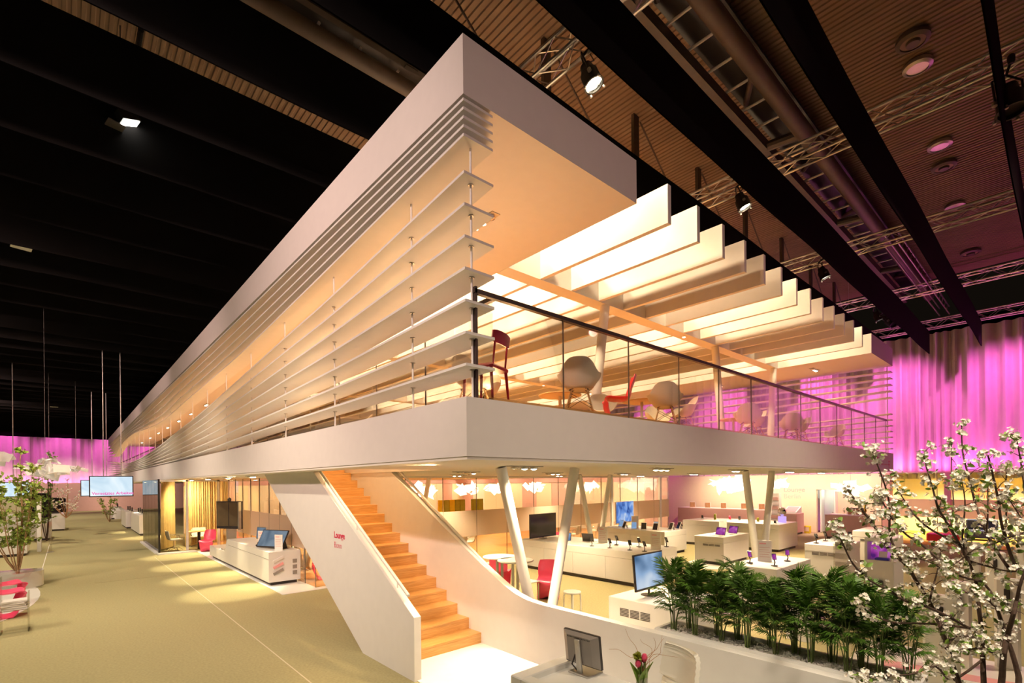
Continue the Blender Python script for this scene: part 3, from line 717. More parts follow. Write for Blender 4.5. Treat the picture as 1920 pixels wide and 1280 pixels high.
# ---- glass railings
def joint_mesh(h): 
    me = MB().box(-.006, .006, -.008, .008, 0, h).mesh('joint'); me.materials.append(M['joint']); return me
gr = thing('glass_railing', (3.21, Y0+.1, ZT), 'glass railing with dark bronze handrail along the front of the upper lounge', 'railing')
MB().box(3.19, 21.15, Y0+.07, Y0+.125, 4.62, 4.668).build('handrail', 'rail', gr)
MB().box(3.20, 3.228, Y0+.07, Y0+.125, ZT, 4.69).build('corner_post', 'rail', gr)
jm = joint_mesh(1.12); x = 3.235; i = 0
while x < 21.0:
    x2 = min(4.59+1.376*i, 21.15)
    MB().box(x+.004, x2-.004, Y0+.092, Y0+.104, ZT-.02, 4.62).build('pane', 'glass', gr)
    link('joint', jm, None, gr, (x2-3.21, 0, 0)); x = x2; i += 1
gr2 = thing('glass_railing', (3.50, 4.3, ZT), 'glass railing standing behind the slats on the left side', 'railing')
MB().box(3.475, 3.525, 4.18, 61.0, 4.62, 4.668).build('handrail', 'rail', gr2)
y = 4.2; i = 0
while y < 60:
    y2 = y + 1.38
    MB().box(3.494, 3.506, y+.004, y2-.004, ZT-.02, 4.62).build('pane', 'glass', gr2)
    if y < 34: link('joint', jm, None, gr2, (0, y2-4.3, 0))
    y = y2

# ---- V columns
def shaft(parent, a, b, r=.083): return MB().tube([a, b], r, 20).build('shaft', 'white', parent, True)
for (x, y, lab) in ((5.64, 5.60, 'white V-shaped column standing behind the stair wall'), (13.3, 5.28, 'white V-shaped column beside the small phone counter'), (13.35, 10.65, 'white V-shaped column behind the long counter with the dark screen'),
                    (5.6, 16.2, 'V-shaped column inside the glass lounge seen over the stair'), (9.6, 16.2, 'second V-shaped column inside the glass lounge'), (21.0, 5.28, 'V-shaped column at the far end of the front')):
    if x > 20: continue
    v = thing('support_column', (x, y, 0), lab, 'column', 'slanted V columns under the slab')
    k = .84 if y < 12 else .7
    shaft(v, (x-.07, y, 0), (x-k, y, 2.85)); shaft(v, (x+.07, y, 0), (x+k-.02, y, 2.85))
for (a, b, lab) in (((8.55, 6.9, ZF), (9.05, 6.9, ZS), 'slanted upper column rising behind the big cream armchair'), ((14.75, 6.9, ZF), (14.3, 6.9, ZS), 'slanted upper column in the middle of the lounge leaning left'),
                    ((18.3, 6.9, ZF), (18.7, 6.9, ZS), 'slanted upper column farthest along the lounge')):
    v = thing('support_column', a, lab, 'column', 'upper columns'); shaft(v, a, b, .105)

# ---- recessed spot strips
def strip(x, y, z, label, lit=(0, 1, 2), power=0, col=WARM, along='X', lens='lensdim', ang=110):
    g = thing('recessed_spot_strip', (x, y, z), label, 'downlight', 'recessed spot strips in the soffits')
    d = (lambda i: (x + (i-1)*.19, y)) if along == 'X' else (lambda i: (x, y + (i-1)*.19))
    hx, hy = (.32, .075) if along == 'X' else (.075, .32)
    MB().box(x-hx, x+hx, y-hy, y+hy, z-.012, z).build('frame', 'steel', g)
    for i in range(3):
        px, py = d(i)
        MB().lathe([(.062, -.004), (.066, -.03), (.056, -.034), (.05, -.012)], (px, py, z-.01), 16).build('ring', 'chrome', g, True)
        MB().lathe([(.05, -.030), (.03, -.046), (.002, -.050)], (px, py, z-.01), 14).build('lens', lens if i in lit else 'chrome', g, True)
    if power: spot('recessed_spot_light', (x, y, z-.07), (x, y, z-2), power*K, col, ang, .8, .09)
zl = 2.865
names = ['over the stair', 'by the near V column', 'over the long counter']
lows = [(5.0, 5.3, 'cream soffit strip nearest the near corner, by the V column', (1, 2), 598), (8.2, 5.0, 'soffit strip second from the near corner along the front', (0, 1, 2), 598),
        (11.4, 5.0, 'soffit strip third from the near corner along the front', (0, 1), 552), (14.6, 5.0, 'soffit strip fourth from the near corner along the front', (0, 1, 2), 552), (17.9, 5.2, 'soffit strip farthest right along the front', (0, 1, 2), 552),
        (6.4, 8.6, 'soffit strip above the bar tables', (2,), 552), (9.3, 8.8, 'soffit strip above the dark television', (1, 2), 552), (12.3, 8.8, 'soffit strip above the phone end of the long counter', (1, 2), 552), (15.6, 8.3, 'soffit strip above the tablet island', (0, 1, 2), 552), (19.4, 8.4, 'soffit strip above the back counter', (0, 1, 2), 552),
        (8.6, 11.9, 'soffit strip before the frosted lounge glass', (0, 1), 505), (13.0, 11.9, 'soffit strip before the lounge beside the inner V column', (0, 1), 505), (17.6, 11.7, 'soffit strip before the lounge above the blue television', (0, 1, 2), 505)]
for (x, y, lab, lit, p) in lows: strip(x, y, zl, lab, lit, p)
for (x, y, lab) in ((3.55, 14.0, 'soffit downlight strip nearest the stair on the long side'), (3.55, 16.6, 'soffit downlight strip over the middle of the white island'), (3.55, 19.4, 'soffit downlight strip over the low end of the white island'),
                    (3.55, 22.4, 'soffit downlight strip before the glass meeting room'), (3.4, 31.5, 'soffit downlight strip beyond the glass meeting room'), (3.4, 36, 'soffit downlight strip over the far cabinets')):
    strip(x, y, zl, lab, (0, 1), 0, along='Y', lens='lens')
    spot('recessed_spot_light', (x, y, zl-.06), (x-.45, y-.3, 0), 620*K, (1, .82, .48), 48, .5, .03)
# inside the glass lounge and meeting room
for (x, y) in ((7.5, 14.6), (11.5, 14.6), (15.5, 14.6), (19.2, 14.6), (6.5, 19), (11, 20), (16, 20), (8, 26), (13, 27), (18, 27)):
    spot('lounge_ceiling_light', (x, y, 2.78), (x, y, 0), 620*K, (1, .70, .38), 150, .9, .1)
for x in (6.5, 10, 13.5, 17, 20.5): spot('added_lounge_wash', (x, 29.5, 2.75), (x, 32, 1.5), 240*K, (1, .76, .48), 130, .9, .1)  # wall washers added to brighten the back panels
for y in (16, 19, 22): spot('added_lounge_wash', (5.6, y, 2.75), (7.2, y, 1.5), 150*K, (1, .76, .48), 130, .9, .1)  # more added washers, for the partition
spot('meeting_room_light', (3.7, 24.0, 2.75), (4.1, 25.2, 1.0), 520*K, (1, .76, .42), 140, .9, .1)
# upper storey
ups = [(4.7, 5.85, 'starry bright spot strip in the orange soffit above the red chair', 'lens', 330), (17.2, 7.6, 'spot strip in the far orange soffit, rightmost', 'lens', 0), (20.0, 6.0, 'spot strip under the far roof block', 'lens', 300), (20.2, 9.6, 'spot strip second under the far roof block', 'lens', 300), (20.2, 14.2, 'spot strip third under the far roof block', 'lens', 300)]
for (x, y, lab, ln, p) in ups:
    if x == 17.2: continue
    strip(x, y, ZS, lab, (1, 2), p, ORANGE, 'Y' if x < 6 else 'X', ln, 150)
for i, y in enumerate((10.5, 15.0, 19.5, 24.0, 28.0, 32.0, 36.0, 40.5, 45, 50, 56)):
    strip(5.1, y, ZS, ORD[i] + ' downlight strip along the left soffit after the starry one', (0, 1, 2), 270, ORANGE, 'Y', 'lens', 150)
for bi, (x, y) in enumerate(((9.2, 6.95), (12.6, 6.95), (10, 14.2), (14.5, 14.2), (17.5, 14.2), (9, 21.5), (14, 21.5), (11.5, 28.7), (16.5, 28.7))):
    g = thing('beam_downlight', (x, y, ZS-.006), ORD[bi] + ' small round downlight under the roof cross beams, front to back', 'downlight', 'small downlights under the roof beams')
    MB().lathe([(.05, 0), (.05, -.015), (.04, -.02)], (x, y, ZS-.006), 14).build('ring', 'chrome', g); MB().lathe([(.036, -.021), (.002, -.022)], (x, y, ZS-.006), 12).build('lens', 'lens', g)
    spot('beam_downlight_lamp', (x, y, ZS-.06), (x, y, 3), 330*K, ORANGE, 150, .8, .06)

# ---- the stair
st = thing('staircase', (4.2, 6.4, 0), 'wooden stair between white side walls climbing to the upper floor', 'staircase')
RISE, RUN, YS = .1805, .3275, 6.396
for i in range(20):
    ya = YS + RUN*i; zt = RISE*(i+1)
    MB().box(3.5, 5.02, ya-.004, ya+RUN+.03, zt-.034, zt).build('tread', 'step', st)
    MB().box(3.5, 5.02, ya, ya+.03, zt-RISE, zt-.036).build('riser', 'step', st)
SL = .5655
def ztop(y): return .85 + SL*(y-5.76)
sw = MB().prism([(5.76, 0), (5.76, .85), (10.2, ztop(10.2)), (12.8, ztop(10.2)), (12.8, SL*(12.8-7.3)), (7.3, 0)], 'X', 3.40, 3.505).build('side_wall', 'white', st)
text('lettering', 'Lounge', .150, 'redtext', sw, (3.398, 8.37, 1.715), (0, -1, 0), (0, 0, 1), bold=.003)
text('lettering', 'Bonn', .150, 'redtext', sw, (3.398, 8.37, 1.545), (0, -1, 0), (0, 0, 1), bold=-.003)
prof = [(9.55, 2.966), (8.0, 2.13), (7.3, 1.765), (6.69, 1.461), (6.1, 1.17), (5.8, 1.035), (5.55, .945), (5.3, .895), (5.0, .878), (.8, .875)]
poly = [(12.8, 3.5), (10.6, 3.5)] + prof + [(.8, 0), (7.3, 0), (12.8, SL*5.5)]
structure('wall_reception', MB().prism(poly, 'X', 5.02, 5.14), 'white', 'white side wall of the stair sweeping into the low reception wall')
def handrail(x, pts, brk):
    MB().tube(pts, .024, 12).build('handrail', 'gloss', st, True)
    for y, z0, z1 in brk: MB().tube([(x, y, z0), (x, y, z1)], .009, 8).build('bracket', 'gloss', st)
zr = lambda y: .968 + .5706*(y-5.80)
handrail(5.1, [(5.1, 5.72, zr(5.72)), (5.1, 10.0, zr(10.0))], [(y, zr(y)-.13, zr(y)) for y in (5.95, 7.2, 8.45, 9.5)])
zl_ = lambda y: ztop(y)+.11
handrail(3.46, [(3.46, 6.0, zl_(6.0)), (3.46, 9.9, zl_(9.9))], [(y, ztop(y), zl_(y)) for y in (6.3, 7.6, 8.9)])
for y in (6.6, 8.4, 10.2): spot('stair_light', (4.3, y-1.2, 2.8 if y < 8 else 6.4), (4.25, y, .3), (130 if y < 8 else 400)*K, (1, .66, .32), 90, .8, .06)

# ---- ground-floor glass lounge
wl = thing('wall_lounge', (4.67, 12.7, 0), 'glass wall of the lounge with a frosted band', None, kind='structure')
x = 4.67; 
while x < 21.3:
    MB().box(x+.004, x+1.286, 12.694, 12.706, .015, 2.84).build('pane', 'glass', wl)
    MB().box(x+.004, x+1.286, 12.688, 12.692, .92, 1.74).build('frosted_band', 'frost', wl)
    MB().box(x-.005, x+.005, 12.685, 12.71, .015, 2.84).build('joint', 'joint', wl); x += 1.29
MB().box(4.6, 21.4, 12.67, 12.73, 2.78, 2.842).build('head_rail', 'soffit', wl)
MB().box(16.9, 17.02, 12.65, 12.75, 0, 2.84).build('mullion', 'white', wl); MB().box(20.6, 20.75, 12.65, 12.75, 0, 2.84).build('mullion', 'white', wl)
wl2 = thing('wall_lounge_side', (4.67, 13.4, 0), 'glass side wall of the lounge behind the white island', None, kind='structure')
y = 13.42
while y < 22.6:
    MB().box(4.664, 4.676, y+.004, y+1.026, .015, 2.84).build('pane', 'glass', wl2)
    MB().box(4.658, 4.662, y+.004, y+1.026, .92, 1.74).build('frosted_band', 'frost', wl2)
    MB().box(4.655, 4.68, y-.005, y+.005, .015, 2.84).build('joint', 'joint', wl2); y += 1.03
wb = thing('wall_lounge_back', (4.7, 32, 0), 'panelled cream back wall of the glass lounge', None, kind='structure')
for i in range(15):
    xa = 4.7+i*1.25
    MB().box(xa, xa+1.235, 31.95, 32, 0, 2.58).build('panel', ('cream', 'pinkwood', 'cream', 'cream', 'soffit')[i % 5], wb)
MB().box(4.7, 23.5, 31.9, 32, 2.60, 2.84).build('far_curtain_band', 'pinkwall', wb)  # pink strip standing in for the distant magenta-lit curtain
ws = thing('wall_lounge_end', (21.5, 12.8, 0), 'panelled end wall of the glass lounge', None, kind='structure')
for i in range(15):
    MB().box(21.5, 21.55, 12.8+i*1.28, 14.065+i*1.28, .015, 2.56).build('panel', ('pinkwood', 'yellowwall', 'cream', 'cream', 'soffit', 'pinkwood', 'cream')[i % 7], ws)
MB().box(21.46, 21.55, 12.8, 32, 2.58, 2.85).build('far_curtain_band', 'pinkwall', ws)  # the far-curtain strip carried on along the end wall
for y in (13.8, 16, 18.5, 21, 24, 27.5): spot('added_lounge_wash', (19.6, y, 2.75), (21.5, y, 1.6), 170*K, (1, .78, .48), 130, .9, .1)  # washers added to brighten the end panels
wp = thing('wall_lounge_partition', (7.2, 14.8, 0), 'panelled partition inside the glass lounge', None, kind='structure')
for i in range(8): MB().box(7.2, 7.25, 14.8+i*1.03, 15.815+i*1.03, .015, 2.84).build('panel', 'cream', wp)
# meeting room with smoked glass
mr = thing('wall_meeting_room', (2.62, 23.3, 0), 'smoked glass walls of the meeting room', None, kind='structure')
for i in range(5):
    MB().box(2.614, 2.626, 23.36+i*1.05, 24.4+i*1.05, .05, 2.86).build('pane', 'smoke', mr)
MB().box(2.60, 2.66, 23.28, 23.36, .05, 2.88).build('corner_post', 'blackmetal', mr)
for (xa, xb) in ((2.68, 3.50), (3.58, 4.60)): MB().box(xa, xb, 23.294, 23.306, .06, 2.80).build('pane', 'glass', mr)
MB().box(3.50, 3.58, 23.26, 23.34, .05, 2.84).build('mullion', 'white', mr); MB().box(4.60, 4.68, 23.26, 23.34, .05, 2.84).build('mullion', 'white', mr)
MB().box(2.66, 4.68, 23.26, 23.34, 2.78, 2.84).build('head_rail', 'white', mr)
curtain('meeting_room_curtain', (2.85, 24.3), (3.45, 25.6), .06, 2.8, .16, .05, 'gold', 'dim golden curtain behind the dark corner glass', 21)
curtain('meeting_room_curtain', (3.75, 24.9), (5.6, 26.2), .06, 2.8, .16, .05, 'gold', 'golden curtain lit bright beside the white door post', 22)
# ================================================================== FURNITURE KINDS
def sheet(rows, th):
    """double-sided shell of thickness th from a grid of points (rows)"""
    n = len(rows); k = len(rows[0]); V = [[Vector(p) for p in r_] for r_ in rows]
    back = []
    for i in range(n):
        r_ = []
        for j in range(k):
            a = V[min(i+1, n-1)][j]-V[max(i-1, 0)][j]; b = V[i][min(j+1, k-1)]-V[i][max(j-1, 0)]
            nn = a.cross(b); nn = nn.normalized() if nn.length > 1e-9 else Vector((0, 0, 1))
            r_.append(V[i][j]+nn*th)
        back.append(r_)
    m = MB().grid(V); m.grid(back); N = n*k
    for i in range(n-1):
        m.f.append((i*k, (i+1)*k, N+(i+1)*k, N+i*k)); m.f.append((i*k+k-1, N+i*k+k-1, N+(i+1)*k+k-1, (i+1)*k+k-1))
    for j in range(k-1):
        m.f.append((j, N+j, N+j+1, j+1)); q = (n-1)*k; m.f.append((q+j, q+j+1, N+q+j+1, N+q+j))
    return m

def spline(pts, n):
    out = []; k = len(pts)
    for s in range(n+1):
        t = s/n*(k-1); i = min(int(t), k-2); u = t-i
        p0, p1, p2, p3 = pts[max(i-1, 0)], pts[i], pts[i+1], pts[min(i+2, k-1)]
        out.append(tuple(.5*((2*b)+(-a+c)*u+(2*a-5*b+4*c-d)*u*u+(-a+3*b-3*c+d)*u**3) for a, b, c, d in zip(p0, p1, p2, p3)))
    return out

def cantilever_chair(m):
    """one-piece S-shaped plastic chair, front toward +Y"""
    p = proto('cantilever_chair')
    prof = spline([(-.30, .84, .17), (-.27, .74, .21), (-.22, .60, .22), (-.19, .47, .21), (-.12, .415, .225), (.05, .41, .24), (.18, .425, .245), (.25, .39, .245), (.255, .30, .24), (.20, .18, .235), (.08, .06, .24), (-.08, .018, .25), (-.26, .0, .26)], 40)
    rows = []
    for s, (y, z, w) in enumerate(prof):
        t = s/40; r_ = []
        for j in range(-6, 7):
            u = j/6
            lift = .045*u*u if t < .62 else -.10*(abs(u)**1.5)*(0 if t > .97 else 1)*min(1, (t-.62)/.15)*(1-max(0, (t-.85)/.15))
            back = .05*u*u if t < .3 else 0
            r_.append((w*u, y + back - (.06*u*u if .62 < t < .95 else 0), max(.0, z + (lift if t > .28 else 0))))
        rows.append(r_)
    sheet(rows, .012).build('shell', m, p, True)
    return Kind(p)

def armchair():
    """moulded shell armchair on wooden dowel legs, front toward +Y"""
    p = proto('shell_armchair')
    rows = []; NT = 48
    for i in range(0, 13):
        r = i/12; row = []
        for j in range(NT+1):
            a = 2*PI*j/NT; bx = math.cos(a); by = math.sin(a)       # by=+1 front, -1 back
            back = max(0, -by); front = max(0, by)
            sb = min(1, max(0, (back-.48)/.52)); sb = sb*sb*(3-2*sb)
            h = .215 + .20*sb
            if by > .15: f_ = (by-.15)/.85; h *= max(0.0, 1-f_*f_*(3-2*f_)*1.05)
            rr = 1-(1-r)**2.0; wall = max(0, (r-.35)/.65)
            w = .255 + .065*wall*(1-front); dpt = .235 + .03*front + .075*wall*back
            x = w*bx*rr; y = dpt*by*rr
            z = .415 + h*wall**1.25 - .02*front*max(0, r-.8)*5
            row.append((x, y, z))
        rows.append(row)
    sheet(rows, -.010).build('shell', 'shell', p, True)
    for sx, sy in ((-1, 1), (1, 1), (-1, -1), (1, -1)):
        MB().tube([(sx*.11, sy*.10, .40), (sx*.215, sy*.21, 0)], [.012, .011], 8).build('leg', 'legwood', p, True)
        MB().tube([(sx*.07, sy*.06, .425), (sx*.14, sy*.13, .375)], .010, 6).build('leg_mount', 'blackmetal', p)
    w = MB()
    for sx, sy in ((-1, 1), (1, 1), (-1, -1), (1, -1)):
        w.tube([(sx*.13, sy*.12, .33), (-sx*.185, sy*.18, .14)], .004, 5); w.tube([(sx*.13, sy*.12, .33), (sx*.185, -sy*.18, .14)], .004, 5)
    w.build('wire_brace', 'blackmetal', p)
    return Kind(p)

def swivel_chair():
    p = proto('swivel_chair')
    prof = spline([(-.27, .80, .25), (-.25, .66, .27), (-.21, .52, .27), (-.14, .45, .26), (.08, .44, .26), (.24, .46, .25)], 18)
    rows = [[(w*j/5, y + .05*(j/5)**2*(1 if s < 9 else 0), z + .02*(j/5)**2*(0 if s < 9 else 1)) for j in range(-5, 6)] for s, (y, z, w) in enumerate(prof)]
    sheet(rows, .035).build('seat_shell', 'leather', p, True)
    for sx in (-1, 1): MB().tube([(sx*.25, -.2, .62), (sx*.28, .0, .64), (sx*.27, .12, .60), (sx*.2, .14, .45)], .013, 6).build('armrest', 'chrome', p, True)
    MB().tube([(0, 0, .44), (0, 0, .06)], .022, 10).build('column', 'chrome', p, True)
    for k in range(5):
        a = 2*PI*k/5+.3; MB().tube([(0, 0, .10), (.16*math.cos(a), .16*math.sin(a), .12), (.29*math.cos(a), .29*math.sin(a), .012)], .011, 6).build('foot', 'chrome', p, True)
    return Kind(p)

def phone_stand(screen='tvoff'):
    p = proto('phone_stand')
    MB().lathe([(.055, 0), (.058, .004), (.05, .012), (.012, .016), (.012, .02)], n=16).build('foot', 'darkplastic', p, True)
    MB().tube([(0, 0, .012), (.012, -.005, .07), (-.004, -.01, .12)], .010, 8).build('arm', 'darkplastic', p, True)
    ph = MB().obox((0, .0, .165), (.034, 0, 0), (0, -.028, .055), (0, .007, .004)).build('handset', 'darkplastic', p)
    MB().obox((0, -.0085, .1605), (.029, 0, 0), (0, -.0245, .048), (0, .0006, .0003)).build('display', screen, ph)
    return Kind(p)

def tablet(screen):
    p = proto('tablet_stand')
    MB().obox((0, 0, .11), (.085, 0, 0), (0, .05, .11), (0, -.006, .003)).build('frame', 'gloss', p)
    MB().obox((0, -.007, .114), (.072, 0, 0), (0, .043, .093), (0, -.001, .0005)).build('display', screen, p)
    MB().obox((0, .08, .06), (.05, 0, 0), (0, .03, -.06), (0, .003, .002)).build('prop', 'gloss', p)
    return Kind(p)

def laptop(screen):
    p = proto('laptop')
    MB().bbox(-.16, .16, -.11, .11, 0, .016, .006).build('base', 'gloss', p)
    MB().box(-.14, .14, -.03, .09, .016, .018).build('keyboard', 'greymetal', p)
    l = MB().obox((0, .135, .11), (.16, 0, 0), (0, .03, .10), (0, .004, -.001)).build('lid', 'darkplastic', p)
    MB().obox((0, .130, .111), (.145, 0, 0), (0, .026, .088), (0, .0005, -.0002)).build('display', screen, l)
    return Kind(p)

def sign(h=.30, w=.16):
    p = proto('info_sign')
    MB().box(-w/2, w/2, -.006, .006, 0, h).build('board', 'paper', p)
    MB().box(-w*.38, w*.1, -.0075, -.006, h*.82, h*.88).build('headline', 'palepink', p)
    m = MB()
    for k in range(5): m.box(-w*.38, w*(.36-.08*(k % 2)), -.0072, -.006, h*(.66-.11*k), h*(.68-.11*k))
    m.build('print', 'pinkwood', p)
    return Kind(p)

def tv_on(name, c, w, h, yaw, tilt, scr, label, frame='darkplastic', foot=True, depth=.035, z0=None):
    """television centred at c, facing direction yaw (0 = -Y)"""
    g = thing(name, c, label, 'television')
    q = Matrix.Rotation(yaw, 3, 'Z') @ Matrix.Rotation(tilt, 3, 'X'); Cc = Vector(c)
    def T(mb): mb.v = [tuple(Cc + q @ Vector(p)) for p in mb.v]; return mb
    T(MB().bbox(-w/2, w/2, -depth/2, depth/2, -h/2, h/2, .008)).build('frame', frame, g)
    T(MB().box(-w/2+.025, w/2-.025, -depth/2-.003, -depth/2+.004, -h/2+.035, h/2-.025)).build('screen', scr, g)
    if foot:
        zb = z0; x, y, z = c
        MB().tube([(x, y, z-h/2+.02), (x, y, zb)], .018, 8).build('neck', frame, g)
        MB().lathe([(.13, 0), (.13, .008), (.03, .016)], (x, y, zb), 24).build('foot', frame, g, True)
    return g

def counter(x0, x1, y0, y1, h, label, doors=0, vent=None, seam=True, cat='counter', mat_='gloss', group='white display counters'):
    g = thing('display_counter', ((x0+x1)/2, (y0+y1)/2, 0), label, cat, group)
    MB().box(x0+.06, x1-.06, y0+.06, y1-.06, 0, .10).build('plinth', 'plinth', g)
    if seam:
        MB().box(x0+.004, x1-.004, y0+.004, y1-.004, .10, h-.19).build('body', mat_, g)
        MB().bbox(x0, x1, y0, y1, h-.185, h, .008).build('top', mat_, g)
    else: MB().bbox(x0, x1, y0, y1, .10, h, .008).build('body', mat_, g)
    if doors:
        L = (y1-y0)/doors
        for i in range(doors): MB().box(x0-.004, x0+.004, y0+i*L+.004, y0+(i+1)*L-.004, .105, h-.195).build('door', mat_, g)
    if vent:
        vy, vz, n = vent
        for b in range(3):
            for k in range(n): MB().box(x0-.006, x0+.001, vy+b*.19, vy+b*.19+.165, vz+k*.022, vz+k*.022+.010).build('vent_slot', 'plinth', g)
    return g

# ================================================================== GROUND FLOOR
counter(10.41, 12.04, 6.90, 11.35, .87, 'long white counter carrying the dark television', 4)
counter(15.5, 17.0, 9.35, 12.2, .84, 'white counter carrying the blue television', 2)
counter(14.94, 16.75, 7.0, 7.95, .87, 'white island with purple laptops on the round white mat', 0, (7.12, .58, 3))
structure('floor_mat', MB().prism([(15.35+1.35*math.cos(a*PI/24), 7.35+.85*math.sin(a*PI/24)) for a in range(48)], 'Z', 0, .008), 'whitefloor', 'oval white mat under the island')
counter(19.05, 20.9, 6.9, 10.65, 1.0, 'long white counter at the back before the cream wall', 3)
counter(10.37, 12.3, 3.8, 4.72, .86, 'white counter with phone stands behind the palms', 0, (4.0, .50, 4))
counter(14.8, 16.35, 3.82, 4.72, .90, 'white counter with phones before the rose counter', 0, (4.0, .62, 4))
counter(18.4, 20.2, 3.66, 4.5, 1.0, 'small white counter by the rose pillar', 0, (3.75, .70, 3))
counter(6.53, 7.84, 3.84, 4.97, .77, 'low white box right behind the palms carrying a monitor', 0, (4.2, .50, 6), seam=False)
# back wall counters in rose
def rose(x0, x1, y0, y1, h, label):
    g = thing('wall_counter', ((x0+x1)/2, (y0+y1)/2, 0), label, 'counter', 'rose counters along the back wall')
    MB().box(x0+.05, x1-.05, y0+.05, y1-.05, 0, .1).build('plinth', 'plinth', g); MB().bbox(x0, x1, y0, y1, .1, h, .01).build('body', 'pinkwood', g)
    MB().box(x0+.03, x1-.03, y0+.03, y1-.03, h, h+.012).build('top', 'soffit', g)
rose(26.3, 27.3, 9.3, 15, 1.08, 'long rose counter along the cream wall left of the lettering')
rose(25.6, 26.6, 8.5, 9.25, 1.0, 'short rose counter carrying the tilted pink display')
rose(25.0, 26.0, 5.6, 7.15, 1.05, 'rose counter between the doorway and the rose pillar')
g = thing('tilted_display', (26.1, 8.9, 1.01), 'tilted pink printed display on the short rose counter', 'display')
MB().prism([(25.75, 1.013), (26.45, 1.013), (26.45, 1.32), (25.75, 1.06)], 'Y', 8.55, 9.15).build('stand', 'paper', g)
MB().obox((26.09, 8.85, 1.197), (.28, 0, .104), (0, .24, 0), (-.002, 0, .004)).build('print', 'palepink', g)
for i, (y, x) in enumerate(((14.3, 26.7), (13.4, 26.7), (12.5, 26.7), (11.4, 26.7), (10.5, 26.7), (9.75, 26.7), (6.3, 25.6), (6.0, 25.6))):
    z = 1.092 if x > 26 else 1.062
    g = thing('product_box', (x, y, z), ORD[i] + ' brown product box from the left on the rose counters', 'box', 'brown product boxes on the rose counters')
    MB().obox((x, y, z+.15), (.06, .04, 0), (-.06, .13, 0), (0, 0, .15)).build('carton', 'paper', g); MB().obox((x-.062, y-.03, z+.15), (.004, 0, 0), (-.055, .12, 0), (0, 0, .14)).build('print', 'twig', g)
g = thing('info_totem', (26.15, 9.55, 0), 'grey slatted leaflet totem beside the rose counter', 'totem')
MB().box(26.0, 26.3, 9.4, 9.9, 0, 1.95).build('board', 'soffit', g)
for k in range(6): MB().box(25.96, 26.0, 9.44, 9.86, .5+k*.22, .66+k*.22).build('pocket', 'pinkwood' if k % 2 else 'paper', g)
g = thing('gold_vase', (27.0, 6.0, 1.062), 'golden figure on the rose counter right of the doorway', 'vase'); g.location = (25.4, 5.75, 1.062); LOC[g.name] = Vector(g.location)
MB().lathe([(.05, 0), (.04, .1), (.07, .2), (.035, .3), (.06, .42), (.02, .5)], (25.4, 5.75, 1.062), 14).build('body', mat('brass', (.75, .52, .12), .25, 1), g, True)
g = thing('gold_box', (26.9, 8.35, 0), 'little gold box on the floor left of the doorway', 'box')
MB().bbox(26.75, 27.0, 8.3, 8.55, 0, .36, .02).build('body', 'yellow', g); MB().box(26.74, 26.75, 8.33, 8.52, .1, .3).build('print', 'cream', g)

# product display tower
g = thing('product_tower', (10.9, 2.2, 0), 'white product tower with a lit recess behind the blossom tree', 'display tower')
MB().bbox(10.55, 11.3, 1.98, 2.40, 0, 1.20, .008).build('body', 'gloss', g)
MB().box(10.55, 11.3, 1.98, 2.02, 1.2, 1.52).build('side', 'gloss', g); MB().box(10.55, 11.3, 2.36, 2.40, 1.2, 1.52).build('side', 'gloss', g)
MB().bbox(10.55, 11.3, 1.98, 2.40, 1.52, 1.60, .008).build('cap', 'gloss', g); MB().box(10.8, 10.82, 2.02, 2.36, 1.2, 1.52).build('picture', 'tvpurple', g)
MB().bbox(10.50, 10.545, 2.13, 2.23, .70, .86, .01).build('handset', 'darkplastic', g); MB().box(10.49, 10.552, 2.16, 2.20, .62, .70).build('cradle', 'darkplastic', g)
g = thing('blue_gadget', (10.62, 2.15, 1.205), 'blue gadget lying in the recess of the white tower', 'gadget')
MB().bbox(10.58, 10.74, 2.06, 2.26, 1.203, 1.24, .012).build('case', mat('blue_plastic', (.05, .05, .5), .3), g); MB().obox((10.70, 2.16, 1.29), (.02, 0, .05), (0, .06, 0), (.004, 0, -.002)).build('lid', 'paper', g)

# slim steles behind the blossom tree
for i, (x, y, w, h, lab) in enumerate(((8.1, 1.05, .36, 1.18, 'broad pale stele standing lowest behind the blossom trunks'), (9.2, 1.0, .26, 1.2, 'slim pale stele left behind the middle trunk'),
                                (9.6, .55, .26, 1.25, 'slim pale stele behind the right trunks'), (13.8, .95, .3, 1.15, 'rounded pale stele with a small phone in the brown area'), (14.5, .55, .3, 1.3, 'tall pale stele at the right with its phone'),
                                (16.0, 1.5, .3, 1.1, 'far pale stele seen between the blossoms'), (8.9, 2.95, .34, 1.0, 'pale stele with a phone right of the palms'))):
    g = thing('phone_stele', (x, y, 0), lab, 'stele', 'pale phone steles on the right')
    MB().bbox(x-.05, x+.05, y-w/2, y+w/2, 0, h, .03).build('panel', 'gloss', g)
    MB().bbox(x-.085, x-.051, y-.03, y+.03, h-.30, h-.14, .008).build('handset', 'darkplastic', g)
    MB().box(x-.075, x-.051, y-.015, y+.015, h-.38, h-.30).build('cradle', 'darkplastic', g)
structure('floor_path', MB().prism([(8.0, 2.1), (9.7, 2.2), (9.9, -.6), (8.6, -1.0)], 'Z', 0, .01), 'whitefloor', 'white floor field behind the blossom tree')
structure('trim_6', MB().prism([(8.5, 1.75), (8.8, 1.8), (9.1, -.5), (8.9, -.6)], 'Z', .01, .013), 'palepink', 'pink print on the white floor field')

